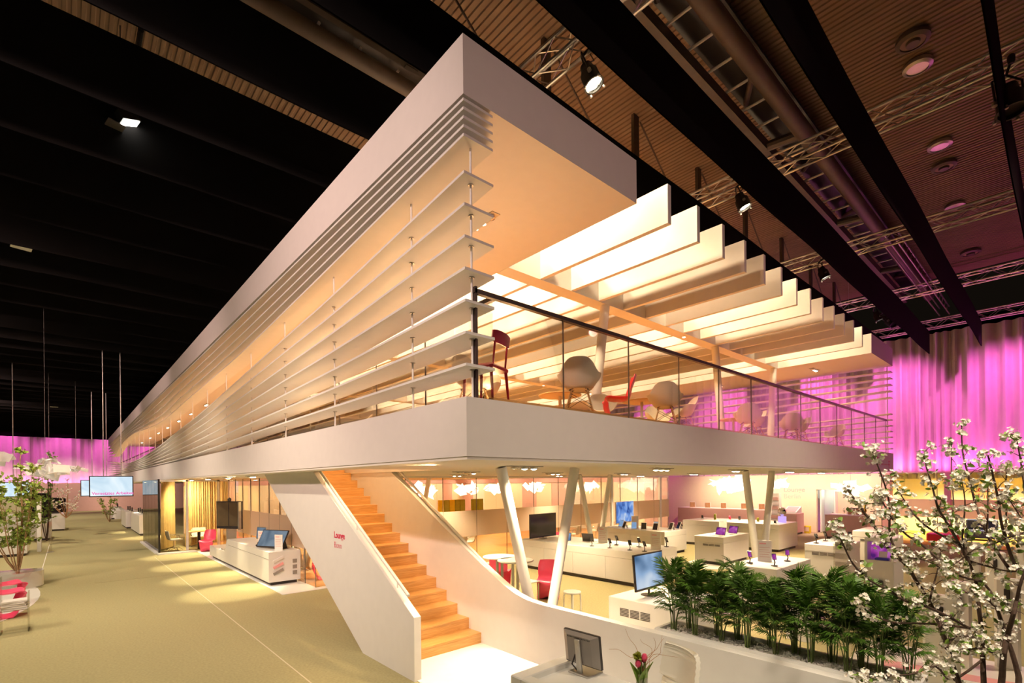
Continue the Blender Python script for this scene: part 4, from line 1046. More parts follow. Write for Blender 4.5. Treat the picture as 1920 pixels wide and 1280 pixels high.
# acrylic leaflet holders
for (x, y, lab) in ((13.6, 3.55, 'clear leaflet holder before the middle phone counter'), (8.3, 1.9, 'clear leaflet holder beside the palms')):
    g = thing('leaflet_holder', (x, y, 0), lab, 'leaflet holder', 'clear acrylic leaflet holders')
    MB().box(x-.01, x+.01, y-.16, y+.16, 0, 1.1).build('back', 'acryl', g)
    for k in range(3): MB().box(x-.06, x-.05, y-.15, y+.15, .55+k*.2, .68+k*.2).build('pocket', 'acryl', g); MB().box(x-.045, x-.015, y-.12, y+.12, .55+k*.2, .74+k*.2).build('leaflet', 'paper', g)

# phones, tablets, laptops, signs
ps = phone_stand(); psp = phone_stand('tvpurple')
spots_ = [((10.62, 8.62), 'leftmost phone stand on the long counter'), ((10.62, 8.02), 'second phone stand from the left on the long counter'), ((10.65, 7.42), 'third phone stand from the left in front on the long counter'), ((10.70, 7.02), 'phone stand at the near corner of the long counter'),
          ((11.30, 8.30), 'left phone stand in the rear row of the long counter'), ((11.35, 7.62), 'middle phone stand in the rear row of the long counter'), ((11.85, 7.10), 'phone stand at the far right corner of the long counter')]
for (x, y), lab in spots_: ps.place((x, y, .871), -PI/2+R.uniform(-.3, .3), lab, 'phone stand', 'black phone stands on the counters', 1.15)
for (x, y), lab, k in (((10.75, 4.48), 'left phone stand on the counter behind the palms', psp), ((10.72, 3.98), 'front phone stand with purple display behind the palms', psp), ((11.55, 4.02), 'right phone stand with purple display behind the palms', psp), ((11.7, 4.5), 'rear phone stand on the counter behind the palms', psp),
                    ((15.0, 4.5), 'left phone stand on the counter before the rose counter', ps), ((15.7, 4.48), 'second phone stand on the counter before the rose counter', ps), ((15.2, 4.02), 'front phone stand on the counter before the rose counter', ps), ((16.1, 4.0), 'right phone stand on the counter before the rose counter', ps)):
    k.place((x, y, .871 if x < 13 else .911), -PI/2+R.uniform(-.4, .4), lab, 'phone stand', 'black phone stands on the counters', 1.15)
tb = tablet('tvsea'); tbd = tablet('tvoff')
for i, (x, y) in enumerate(((15.75, 11.2), (15.72, 10.75), (15.75, 10.35), (15.8, 9.9), (16.3, 10.2), (16.35, 9.6), (16.8, 9.55), (16.1, 11.6))):
    (tb if i % 3 == 1 else tbd).place((x, y, .841), -PI/2+R.uniform(-.5, .5), ORD[i] + ' tablet on the counter with the blue television', 'tablet', 'tablets by the blue television', 1.2)
lp = laptop('tvpurple'); lpb = laptop('tvsea')
lp.place((15.35, 7.4, .871), -PI/2-.3, 'left purple-screen laptop on the white island', 'laptop', 'laptops on the counters', 1.2); lp.place((16.1, 7.35, .871), -PI/2-.4, 'right purple-screen laptop on the white island', 'laptop', 'laptops on the counters', 1.2)
lpb.place((10.85, 9.85, .871), -PI/2+.5, 'open laptop with blue screen beside the dark television', 'laptop', 'laptops on the counters', 1.15)
lpb.place((11.45, 9.35, .871), PI/2+.2, 'white laptop seen from behind on the long counter', 'laptop', 'laptops on the counters', 1.15)
sg = sign(.34, .2); 
sg.place((11.4, 8.85, .871), -PI/2+.3, 'white info sign left on the long counter', 'sign', 'white info signs', 1.35); sg.place((11.15, 6.98, .871), -PI/2+.3, 'white info sign near the end of the long counter', 'sign', 'white info signs', 1.3)
sg.place((11.2, 4.35, .861), -PI/2+.3, 'tall white info sign on the counter behind the palms', 'sign', 'white info signs', 1.35); sg.place((16.0, 10.9, .841), -PI/2+.3, 'small white info sign by the blue television', 'sign', 'white info signs')
sg.place((16.5, 7.75, .871), -PI/2+.2, 'white leaflet board on the island with purple laptops', 'sign', 'white info signs', 1.2)
for i in range(9):
    x, y = 19.3+R.uniform(0, 1.2), 7.15+i*.4
    g = thing('phone_gadget', (x, y, 1.0), ORD[i] + ' small gadget from the right on the back counter', 'gadget', 'small gadgets on the back counter')
    h = R.uniform(.06, .2); MB().bbox(x-.05, x+.05, y-.05, y+.05, 1.001, 1.03, .01).build('foot', 'gloss', g); MB().obox((x, y, 1.03+h/2), (.012, 0, .01), (0, .04, 0), (-.01, 0, h/2)).build('body', ('darkplastic', 'pink', 'olive', 'paper')[i % 4], g)
g = thing('glow_column', (20.2, 7.2, 1.0), 'violet glowing cylinder on the back counter', 'lamp')
MB().lathe([(.14, .001), (.14, .22), (.13, .23)], (20.2, 7.2, 1.0), 20).build('base', 'purpleglow', g, True); MB().lathe([(.02, .23), (.14, .36), (.15, .46), (.10, .56), (.02, .58)], (20.2, 7.2, 1.0), 18).build('globe', 'chrome', g, True)

# televisions
tv_on('television', (11.1, 10.95, 1.27), 1.28, .74, .08, 0, 'tvoff', 'large switched-off television standing on the long white counter', z0=.872)
tv_on('television', (16.55, 11.75, 1.40), 1.45, .86, .12, 0, 'tvpic', 'television showing a bright blue picture on the white counter', 'steel', z0=.842)
tv_on('television', (7.05, 4.55, 1.17), .86, .58, .02, -.08, 'tvsea', 'white-backed monitor with a sea picture behind the palms', 'darkplastic', z0=.772)

# bar tables, stools, pink chairs near the stair
for (x, y, lab) in ((6.85, 8.05, 'rear round white bar table by the V column'), (6.75, 7.45, 'front round white bar table by the V column')):
    g = thing('bar_table', (x, y, 0), lab, 'table', 'round white bar tables')
    MB().lathe([(.36, 0), (.37, .012), (.36, .03)], (x, y, 1.03), 32).build('tabletop', 'gloss', g, True)
    MB().tube([(x+.1, y+.05, 0), (x+.1, y+.05, 1.03)], .03, 12).build('leg', 'steel', g, True); MB().tube([(x-.12, y-.05, 0), (x-.12, y-.05, 1.03)], .03, 12).build('leg', 'steel', g, True)
    MB().tube([(x+.1, y+.05, .42), (x-.12, y-.05, .42)], .018, 8).build('foot_bar', 'steel', g)
pk = cantilever_chair('pink')
pk.place((8.05, 7.80, 0), 2.35, 'pink one-piece chair framed between the legs of the near V column', 'chair', 'pink one-piece chairs')
pk.place((7.95, 9.35, 0), -.9, 'pink one-piece chair behind the bar tables', 'chair', 'pink one-piece chairs')
pk.place((12.75, 11.9, 0), 2.0, 'pink chair peeking out behind the info sign of the long counter', 'chair', 'pink one-piece chairs')
g = thing('side_table', (7.55, 7.9, 0), 'small white table with chrome frame beside the pink chair', 'table')
MB().bbox(7.35, 7.75, 7.75, 8.1, .43, .45, .01).build('tabletop', 'gloss', g)
for sy in (7.78, 8.07): MB().tube([(7.37, sy, 0), (7.37, sy, .43), (7.73, sy, .43), (7.73, sy, 0)], .012, 6).build('leg_frame', 'chrome', g)
g = thing('round_stool', (7.5, 6.6, 0), 'white round stool on four legs before the long counter', 'stool')
MB().lathe([(.175, 0), (.18, .012), (.175, .03), (.16, .034)], (7.5, 6.6, .41), 28).build('seat', 'gloss', g, True)
for k in range(4):
    a = PI/4+k*PI/2; c, s = math.cos(a), math.sin(a)
    MB().tube([(7.5+.08*c, 6.6+.08*s, .40), (7.5+.15*c, 6.6+.15*s, .395), (7.5+.165*c, 6.6+.165*s, .36), (7.5+.17*c, 6.6+.17*s, 0)], .015, 6).build('leg', 'white', g, True)
def bar_stool():
    p = proto('bar_stool')
    rows = [[(u*.19, y, z+.012*u*u) for u in (-1, -.5, 0, .5, 1)] for y, z, _ in spline([(-.20, .80, 0), (-.14, .745, 0), (0, .735, 0), (.12, .745, 0), (.20, .72, 0)], 12)]
    sheet(rows, -.02).build('seat', 'gloss', p, True)
    MB().tube([(-.2, -.16, .76), (-.2, .2, .74), (-.1, .24, .5), (.1, .24, .5), (.2, .2, .74), (.2, -.16, .76)], .013, 8).build('loop', 'chrome', p, True)
    MB().tube([(0, 0, .73), (0, 0, .02)], .024, 10).build('column', 'chrome', p, True); MB().lathe([(.2, 0), (.2, .008), (.03, .02)], n=28).build('base', 'chrome', p, True)
    return Kind(p)
bs = bar_stool()
bs.place((9.6, 4.35, 0), 1.2, 'white bar stool with chrome loop left behind the palms', 'bar stool', 'white bar stools'); bs.place((10.6, 3.2, 0), .4, 'white bar stool with chrome loop right of the phone counter', 'bar stool', 'white bar stools')
bs.place((10.05, 2.85, 0), .9, 'white bar stool nearest the blossom tree', 'bar stool', 'white bar stools')

# swivel chairs and tables inside the lounge
sc_ = swivel_chair()
pos = [(9.9, 13.9, .3), (9.0, 14.6, -1.3), (10.9, 14.7, 1.5), (8.3, 14.0, -.6), (6.2, 14.4, .6), (5.02, 15.7, -1.2), (13.6, 13.7, .2), (14.6, 14.6, 1.4), (15.6, 13.6, .4), (5.6, 17.8, -1.0), (17.4, 13.9, .2), (5.9, 20.2, -1.6), (4.15, 24.72, 2.9), (3.2, 24.0, -1.5)]
for i, (x, y, a) in enumerate(pos):
    lab = ORD[i] + ' cream swivel chair in the lounge counted from the stair' if i < 12 else ('cream swivel chair at the meeting room table' if i == 12 else 'cream swivel chair nearest the meeting room glass')
    sc_.place((x, y, .015), a, lab, 'chair', 'cream swivel chairs')
for (x, y, lab) in ((9.9, 14.9, 'white lounge table behind the frosted glass by the stair'), (14.6, 15.2, 'white lounge table behind the long counter'), (6.1, 15.6, 'white lounge table behind the white island')):
    g = thing('lounge_table', (x, y, .015), lab, 'table', 'white lounge tables')
    MB().bbox(x-.8, x+.8, y-.4, y+.4, .72, .745, .01).build('tabletop', 'gloss', g)
    for sx in (-.7, .7): MB().tube([(x+sx, y, .015), (x+sx, y, .72)], .03, 10).build('leg', 'chrome', g); MB().bbox(x+sx-.03, x+sx+.03, y-.3, y+.3, .015, .04, .008).build('foot', 'chrome', g)
g = thing('meeting_table', (4.05, 24.0, 0), 'wooden meeting table inside the smoked glass room', 'table')
MB().bbox(3.65, 4.5, 23.62, 24.3, .72, .75, .01).build('tabletop', 'legwood', g); MB().box(4.0, 4.1, 23.9, 24.0, 0, .72).build('leg', 'blackmetal', g)
g = pk.place((4.15, 22.7, .012), 2.6, 'pink chair behind the two tall screens of the white island', 'chair', 'pink one-piece chairs')
pk.place((5.25, 13.8, .015), 1.2, 'pink chair glimpsed under the stair side wall', 'chair', 'pink one-piece chairs')
for i, (x0, x1, cols, lab) in enumerate(((16.0, 17.9, ('yellow', 'olive', 'yellow', 'olive', 'olive'), 'striped olive and yellow high-back sofa in the lounge'), (18.4, 19.3, ('olive', 'olive'), 'short olive high-back sofa beside the striped one'))):
    g = thing('high_back_sofa', ((x0+x1)/2, 24.5, .014), lab, 'sofa', 'high-back sofas in the lounge')
    n = len(cols); w = (x1-x0)/n
    for k, c in enumerate(cols): MB().bbox(x0+k*w+.01, x0+(k+1)*w-.01, 24.2, 24.35, .4, 1.62, .02).build('back_cushion', c, g)
    MB().bbox(x0, x1, 24.35, 25.0, .15, .45, .03).build('seat', 'olive', g)
    for sx in (x0+.05, x1-.1): MB().box(sx, sx+.05, 24.3, 24.9, .014, .15).build('foot', 'steel', g)

# cloud lamps made of small plates
def cloud(c, r, n, label, mt='lampplate', seed=1):
    r_ = random.Random(seed); g = thing('cloud_lamp', c, label, 'pendant lamp', 'plate cloud lamps'); Cc = Vector(c)
    for k in range(n):
        d = Vector((r_.gauss(0, 1), r_.gauss(0, 1), r_.gauss(0, .6))); d.normalize(); d *= r*r_.uniform(.35, 1); d.z *= .55
        ax = Vector((r_.gauss(0, 1), r_.gauss(0, 1), r_.gauss(0, .4))).normalized(); ay = ax.cross(Vector((r_.gauss(0, 1), r_.gauss(0, 1), r_.gauss(0, 1)))).normalized(); az = ax.cross(ay)
        MB().obox(Cc+d, ax*r*.42, ay*r*.24, az*.004).build('plate', mt, g)
    MB().tube([Cc, Cc+Vector((0, 0, (2.862 if 3 < c[0] < 21.6 else 11.2)-c[2]))], .004, 5).build('cable', 'steel', g)
for i, (c, r, n, lab) in enumerate((((11.0, 17.7, 2.36), .55, 22, 'glowing cloud lamp in the lounge just right of the stair rail'), ((12.4, 16.6, 2.36), .5, 20, 'glowing cloud lamp second from the stair in the lounge'), ((14.2, 17.0, 2.38), .45, 18, 'glowing cloud lamp in the lounge left of the V column'),
        ((16.2, 16.5, 2.38), .45, 18, 'glowing cloud lamp behind the dark television'), ((19.0, 15.5, 2.38), .5, 18, 'glowing cloud lamp behind the inner V column'), ((22.8, 10.4, 2.45), .75, 30, 'large glowing cloud lamp before the cream wall'), ((23.9, 8.7, 2.45), .45, 20, 'glowing cloud lamp next to the large one before the cream wall'), ((22.5, 5.55, 2.28), .5, 16, 'single glowing cloud lamp beside the doorway'))):
    cloud(c, r, n, lab, 'lampplate', 40+i)
for i, (c, r, n, lab) in enumerate((((-1.68, 21.7, 3.57), .42, 20, 'white plate lamp at the upper left behind the birch'), ((-.48, 20.3, 3.12), .48, 26, 'large white plate lamp right behind the birch crown'), ((-2.0, 23.1, 3.05), .42, 16, 'white plate lamp cut by the left edge'), ((-.62, 32.2, 3.85), .36, 14, 'small plate lamp before the pink back curtain, upper one'), ((.36, 34.4, 3.52), .38, 12, 'small plate lamp before the pink back curtain, lower one'))):
    cloud(c, r, n, lab, 'lampwhite', 60+i)
# ================================================================== LEFT SIDE
# white island with screens along the long side
g = thing('display_counter', (4.25, 17, 0), 'white stepped island with video screens along the long side', 'counter', 'white display counters')
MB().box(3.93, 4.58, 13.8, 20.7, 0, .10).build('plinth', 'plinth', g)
pr = [(13.70, .10), (20.80, .10), (20.80, .44), (18.75, .44), (18.55, .46), (18.40, .55), (18.25, .80), (18.1, .88), (13.70, .88)]
MB().prism(pr, 'X', 3.85, 4.64).build('body', 'gloss', g)
MB().box(3.846, 3.85, 13.72, 18.0, .695, .70).build('seam', 'plinth', g)
for k, m_ in enumerate(('paper', 'palepink', 'greymetal')):
    MB().obox((4.08, 13.685, .68-k*.16), (.12, 0, .055), (0, .014, 0), (-.012, 0, .03)).build('brochure_holder', m_, g)
for k in range(3): MB().box(4.44, 4.55, 13.69, 13.70, .55-k*.15, .65-k*.15).build('vent', 'greymetal', g)
for y, lab in ((15.6, 'slim white info sign beside the small monitor on the stepped island'), (14.05, 'slim white info sign before the tilted touch screen')):
    sg.place((4.2, y, .881), -PI/2+.6, lab, 'sign', 'white info signs', 1.2)
g = thing('video_kiosk', (4.2, 19.0, .44), 'double tall dark screens on a steel post at the low end of the island', 'screen')
MB().bbox(4.0, 4.3, 18.86, 19.0, .441, 1.25, .02).build('post', 'steel', g); MB().box(3.9, 4.35, 18.7, 19.3, .441, .46).build('foot', 'greymetal', g)
for s in (0, 1):
    f = MB().obox((3.93+s*.28, 19.02-s*.42, 1.62), (.14, -.21, 0), (.03, .02, 0), (0, 0, .46)).build('screen_case', 'darkplastic', g)
    MB().obox((3.90+s*.28, 18.995-s*.42, 1.65), (.13, -.195, 0), (.004, .003, 0), (0, 0, .40)).build('display', 'brownscreen', f)
MB().obox((4.27, 18.36, 1.6), (.01, -.015, 0), (.05, .033, 0), (0, 0, .46)).build('edge', 'steel', g)
MB().lathe([(.04, 0), (.05, .03), (.06, .08), (.03, .12)], (4.07, 18.8, 2.08), 12).build('camera', 'darkplastic', g, True)
tv_on('touch_screen', (4.2, 14.55, 1.14), .95, .52, -PI/2+.45, -.5, 'tvgrey', 'large tilted touch screen on the stepped island', foot=False)
bpy.data.objects['touch_screen']['category'] = 'screen'
g = thing('touch_screen_mount', (4.3, 14.6, .881), 'dark mount holding the tilted touch screen', 'mount'); MB().prism([(4.24, .882), (4.5, .882), (4.42, 1.22), (4.30, 1.16)], 'Y', 14.3, 14.85).build('wedge', 'darkplastic', g); MB().bbox(4.2, 4.5, 14.2, 14.95, .882, .89, .004).build('plate', 'darkplastic', g)
tv_on('monitor', (4.28, 15.9, 1.20), .46, .36, -PI/2+.3, -.1, 'tvgrey', 'small silver monitor with a camera on the stepped island', 'steel', z0=.882)
g = thing('desk_phone', (4.1, 15.35, .881), 'black telephone beside the small monitor on the island', 'phone'); MB().obox((4.1, 15.35, .92), (.08, .03, .02), (-.03, .1, 0), (0, 0, .02)).build('base', 'darkplastic', g); MB().tube([(4.02, 15.3, .96), (4.05, 15.4, .98), (4.1, 15.48, .96)], .02, 8).build('handset', 'darkplastic', g)
# far cabinets beside the aisle
def cab(x0, x1, y0, y1, h, label, n=4, rnd=False):
    g = thing('aisle_cabinet', ((x0+x1)/2, (y0+y1)/2, 0), label, 'cabinet', 'white cabinets along the aisle')
    MB().box(x0+.05, x1-.05, y0+.05, y1-.05, 0, .1).build('plinth', 'plinth', g); MB().bbox(x0, x1, y0, y1, .1 if not rnd else .0, h, .3 if rnd else .01).build('body', 'gloss', g)
    for k in range(n):
        y = y0+.3+(y1-y0-.6)*k/max(1, n-1); b = thing('dark_device', ((x0+x1)/2, y, h), ORD[k] + ' dark device on the ' + label, 'device', 'dark devices on the aisle cabinets')
        MB().bbox((x0+x1)/2-.06, (x0+x1)/2+.06, y-.08, y+.08, h+.001, h+.02, .005).build('foot', 'darkplastic', b); MB().bbox((x0+x1)/2-.03, (x0+x1)/2+.03, y-.1, y+.1, h+.02, h+.24+.05*(k % 2), .01).build('case', 'darkplastic', b)
cab(2.82, 3.5, 32.6, 37.2, 1.08, 'aisle cabinet nearest the meeting room', 5); cab(2.68, 3.35, 38.6, 42, 1.05, 'middle one of the aisle cabinets', 3); cab(2.55, 3.5, 50.5, 51.8, .98, 'rounded far aisle cabinet', 2, True)
# hanging screens
def hang_tv(x0, x1, y, z0, z1, label, txt=None):
    g = thing('hanging_screen', ((x0+x1)/2, y, z0), label, 'screen', 'ceiling-hung screens over the aisle')
    MB().bbox(x0, x1, y, y+.07, z0, z1, .01).build('frame', 'darkplastic', g)
    MB().box(x0+.035, x1-.035, y-.004, y, z0+.035, z1-.035).build('display', 'tvblue', g)
    if txt: text('lettering', txt, .155, 'magscreen', g, (x0+.08, y-.008, z0+.085), (1, 0, 0), (0, 0, 1), .001, .002)
    for xx in (x0+.32*(x1-x0), x0+.72*(x1-x0)): MB().tube([(xx, y+.06, z1-.1), (xx, y+.06, 11.2)], .016, 8).build('hanger', 'steel', g)
hang_tv(.63, 1.99, 25.0, 2.215, 3.03, 'large hanging screen with pink lettering at the end of the aisle', 'Vernetztes Arbeiten')
hang_tv(.55, 2.1, 36.0, 2.08, 2.98, 'hanging screen half hidden behind the lettered one'); hang_tv(-3.4, -1.05, 30.0, 2.20, 2.85, 'hanging screen at the left edge behind the birch')
# left-hand counters
cl = [(-4.5, -1.15, 26.5, 28.0, .95, 'white counter directly behind the birch'), (-3.2, -.6, 33.5, 35.5, .95, 'white counter in the second row on the left'), (-2.6, -.1, 40, 42.5, 1.0, 'far white counter with dark screens on the left')]
for a in cl: counter(*a, group='white display counters', seam=False)
for (x, y, w, h, lab) in ((-3.3, 33.9, 1.7, .7, 'wide dark screen wall at the far left'), (-1.0, 34.2, .8, 1.3, 'tall dark screen behind the birch crown'), (.1-.6, 41, .9, .9, 'dark screen on the far left counter'), (-.95, 41.2, .3, .8, 'narrow dark screen beside the far one')):
    g = thing('dark_screen', (x, y, .95), lab, 'screen', 'dark screens on the left counters'); zz = .96 if y < 40 else 1.001
    MB().bbox(x-w/2, x+w/2, y, y+.1, zz+.06, zz+.06+h, .01).build('case', 'darkplastic', g); MB().box(x-w/2+.03, x+w/2-.03, y-.004, y, zz+.09, zz+h+.03).build('display', 'tvoff', g); MB().box(x-.2, x+.2, y-.05, y+.15, zz, zz+.06).build('foot', 'darkplastic', g)
structure('trim_7', MB().box(-.92, -.8, 27.8, 28.6, 0, 2.1), 'white', 'slim white board standing behind the birch')
g = thing('glass_stele', (-.52, 27.2, 0), 'clear standing panel at the aisle behind the birch', 'panel'); MB().box(-.56, -.46, 27.2, 27.23, 0, 1.9).build('panel', 'acryl', g); MB().box(-.6, -.42, 27.1, 27.33, 0, .02).build('foot', 'steel', g)
structure('wall_niche', MB().box(-6, -2.2, 45, 45.2, 0, 2.6), 'yellowwall', 'honey-coloured niche wall far left')
# oval mat, pot and birch
structure('floor_oval', MB().prism([(-2.65+2.15*math.cos(a*PI/24), 16.6+4.3*math.sin(a*PI/24)) for a in range(48)], 'Z', 0, .01), 'whitefloor', 'oval white floor field with the pink chairs at the left')
g = thing('plant_tub', (-.98, 18.4, .01), 'round white tub holding the birch', 'planter')
MB().lathe([(.50, 0), (.50, .40), (.47, .40), (.45, .33)], (-.98, 18.4, .012), 36).build('tub', 'gloss', g, True); MB().lathe([(.46, .33), (.01, .34)], (-.98, 18.4, .012), 24).build('pebbles', 'pebble', g)
g = thing('acrylic_bench', (-1.5, 18.2, .01), 'clear acrylic screen around the white tub', 'screen'); MB().box(-2.0, -.5, 17.82, 17.84, .011, .50).build('front_panel', 'acryl', g); MB().box(-2.0, -.5, 17.82, 18.0, .50, .51).build('shelf', 'acryl', g)
pk.place((-1.0, 15.6, .01), -PI/2+.25, 'rear pink one-piece chair on the oval white floor', 'chair', 'pink one-piece chairs', 1.12); pk.place((-.93, 14.35, .01), -PI/2+.1, 'front pink one-piece chair at the left edge', 'chair', 'pink one-piece chairs', 1.12)
g = thing('magazine_rack', (-.72, 12.8, 0), 'clear acrylic magazine rack with papers at the left edge', 'magazine rack')
for x in (-.90, -.54): MB().box(x-.008, x+.008, 12.6, 13.0, 0, .02).build('foot', 'acryl', g)
MB().box(-.91, -.895, 12.62, 12.98, .02, 1.0).build('side', 'acryl', g); MB().box(-.55, -.535, 12.62, 12.98, .02, .70).build('side', 'acryl', g); MB().box(-.895, -.55, 12.62, 12.98, .40, .415).build('shelf', 'acryl', g)
for k in range(5):
    mg = MB().obox((-.72+R.uniform(-.02, .02), 12.8, .425+k*.034), (.165, R.uniform(-.02, .02), 0), (R.uniform(-.02, .02), .15, 0), (0, 0, .014)).build('magazine', 'paper'); tag(mg, ORD[k] + ' magazine from the bottom of the pile in the clear rack', 'magazine', 'magazines in the clear rack')

# ---- trees
def leafmesh(L, w, seg=3, droop=.2):
    m = MB(); rows = []
    for i in range(seg+1):
        t = i/seg; ww = w*math.sin(PI*min(.97, t*.9+.08)); z = -droop*t*t*L
        rows.append([(-ww, t*L, z+.15*ww), (0, t*L, z-.02*L), (ww, t*L, z+.15*ww)])
    return m.grid(rows)
def scatter(mb, proto_mb, p, d, nrm_j, s):
    d = Vector(d).normalized(); a = d.orthogonal().normalized(); a = Matrix.Rotation(nrm_j, 3, d) @ a; b = a.cross(d)
    b_ = len(mb.v)
    for v in proto_mb.v: q = Vector(p) + (a*v[0] + d*v[1] + b*v[2])*s; mb.v.append(tuple(q))
    mb.f += [tuple(i+b_ for i in f) for f in proto_mb.f]
def grow_tree(name, base, h, spread, stems, label, cat, leafm, barkm, nleaf, lsize, seed, leaf_from=.25, r0=.03):
    r_ = random.Random(seed); g = thing(name, base, label, cat); B = Vector(base)
    lf = leafmesh(1, .36, 2, .25); leaves = MB(); wood_ = MB(); tips = []
    for s in range(stems):
        a = 2*PI*s/stems + r_.uniform(-.3, .3); sp = spread*r_.uniform(.35, 1)*(0.15 if s == 0 else 1); hh = h*r_.uniform(.62, 1) if s else h
        pts = []; 
        for i in range(9):
            t = i/8; rad = sp*(t**.75) + .02*math.sin(5*t+s)
            pts.append(B + Vector((math.cos(a)*rad + r_.uniform(-.03, .03)*t, math.sin(a)*rad + r_.uniform(-.03, .03)*t, hh*t)))
        rr_ = r0*(1.3 if s == 0 else .55)
        wood_.tube(pts, [rr_*(1-.85*i/8) for i in range(9)], 6); tips.append(pts)
    br = []
    for pts in tips:
        for k in range(16):
            t = r_.uniform(leaf_from, .98)*8; i = min(int(t), 7); p = pts[i].lerp(pts[i+1], t-i); a = r_.uniform(0, 2*PI); L = h*.13*r_.uniform(.5, 1.3)*(1.15-t/9)
            q = p + Vector((math.cos(a)*L, math.sin(a)*L, L*r_.uniform(.1, .9))); mid = p.lerp(q, .5) + Vector((0, 0, .06*L))
            wood_.tube([p, mid, q], [.006, .004, .002], 4); br.append((p, mid, q))
    for k in range(nleaf):
        p, mid, q = r_.choice(br); t = r_.random(); c = p.lerp(mid, t*2) if t < .5 else mid.lerp(q, t*2-1)
        d = Vector((r_.gauss(0, 1), r_.gauss(0, 1), r_.gauss(-.2, .8))); scatter(leaves, lf, c, d, r_.uniform(0, 6.3), lsize*r_.uniform(.6, 1.3))
    wood_.build('branches', barkm, g, True); tag(leaves.build('foliage', leafm, g, True), kind='stuff'); return g
grow_tree('potted_birch', (-.98, 18.4, .345), 3.35, .95, 11, 'slender green birch in the white tub at the left', 'tree', 'birchleaf', 'birch', 2600, .085, 5)
grow_tree('potted_tree', (-.75, 33, 0), 4.4, .8, 6, 'dark thin-leaved tree behind the birch', 'tree', 'leaf', 'bark', 1100, .09, 8)
grow_tree('blossom_tree_far', (-.05, 39, .8), 2.3, 1.3, 8, 'far small tree with pale blossom in the left background', 'tree', 'petal', 'twig', 900, .07, 9)
grow_tree('potted_tree', (2.3, 47, .0), 2.6, 1.2, 8, 'thin tree beside the far aisle cabinets', 'tree', 'birchleaf', 'birch', 700, .09, 10)

# ================================================================== RECEPTION, PLANTER, PALMS
g = thing('planter', (5.4, 2.05, 0), 'long white planter built behind the reception wall', 'planter')
MB().box(5.14, 5.62, .82, 3.25, 0, .74).build('trough', 'white', g)
for (a, b, c, d) in ((5.14, 5.18, .82, 3.25), (5.58, 5.62, .82, 3.25), (5.18, 5.58, .82, .86), (5.18, 5.58, 3.21, 3.25)): MB().box(a, b, c, d, .74, .90).build('rim', 'white', g)
MB().box(5.18, 5.58, .86, 3.21, .74, .845).build('soil', 'soil', g)
pm = MB(); r_ = random.Random(4)
ico = [(0, 0, 1), (.89, 0, .45), (.28, .85, .45), (-.72, .53, .45), (-.72, -.53, .45), (.28, -.85, .45), (.72, .53, -.45), (-.28, .85, -.45), (-.89, 0, -.45), (-.28, -.85, -.45), (.72, -.53, -.45), (0, 0, -1)]
icf = [(0,1,2),(0,2,3),(0,3,4),(0,4,5),(0,5,1),(1,6,2),(2,7,3),(3,8,4),(4,9,5),(5,10,1),(6,7,2),(7,8,3),(8,9,4),(9,10,5),(10,6,1),(11,7,6),(11,8,7),(11,9,8),(11,10,9),(11,6,10)]
for k in range(2600):
    x, y, z = r_.uniform(5.185, 5.575), r_.uniform(.87, 3.2), .847+r_.uniform(0, .03); s = r_.uniform(.010, .021); a = r_.uniform(0, 6.3); c, sn = math.cos(a), math.sin(a); k1, k2 = r_.uniform(.7, 1.3), r_.uniform(.5, .9)
    pm.add([(x+s*(vx*c*k1-vy*sn), y+s*(vx*sn*k1+vy*c), z+s*vz*k2) for vx, vy, vz in ico], icf)
tag(pm.build('gravel', 'pebble', g), kind='stuff')

# parlour palms: fronds and stems are parts, frond meshes shared
def frond_mesh(seed, L=.34):
    r_ = random.Random(seed); m = MB(); n = 13; pts = []
    for i in range(n+1):
        t = i/n; pts.append(Vector((0, L*t*(1-.12*t), L*(.55*t - .62*t*t))))
    m.tube(pts, [.0032*(1-.7*i/n) for i in range(n+1)], 4)
    for i in range(2, n+1):
        t = i/n; ll = L*.50*math.sin(PI*min(.95, .18+.72*t)) * r_.uniform(.85, 1.12)
        for s in (-1, 1):
            d = Vector((s*(1-.45*t), .55+.55*t, r_.uniform(-.30, .05))).normalized(); w = .0115*(ll/.15)
            side = d.cross(Vector((0, 0, 1))).normalized(); p = pts[i]
            a = p; b = p + d*ll*.4 + Vector((0, 0, .012)); c = p + d*ll + Vector((0, 0, -.035*ll/.15))
            m.add([a-side*w*.35, a+side*w*.35, b+side*w, b-side*w, c], [(0, 1, 2, 3), (3, 2, 4)])
    return m.mesh('frond', False)
FR = [frond_mesh(i, L) for i, L in enumerate((.30, .34, .38, .33, .27))]
for me in FR: me.materials.append(M['palm'])
STM = []
for i in range(4):
    r_ = random.Random(90+i); m = MB()
    for k in range(9):
        a = r_.uniform(0, 6.3); h = r_.uniform(.25, .55); q = r_.uniform(.0, .03); m.tube([(q*math.cos(a), q*math.sin(a), 0), (q*1.6*math.cos(a), q*1.6*math.sin(a), h*.5), ((q+.05)*math.cos(a), (q+.05)*math.sin(a), h)], [.005, .0045, .003], 5)
    me = m.mesh('stems', True); me.materials.append(M['palmstem']); STM.append(me)
r_ = random.Random(17)
NP = 16
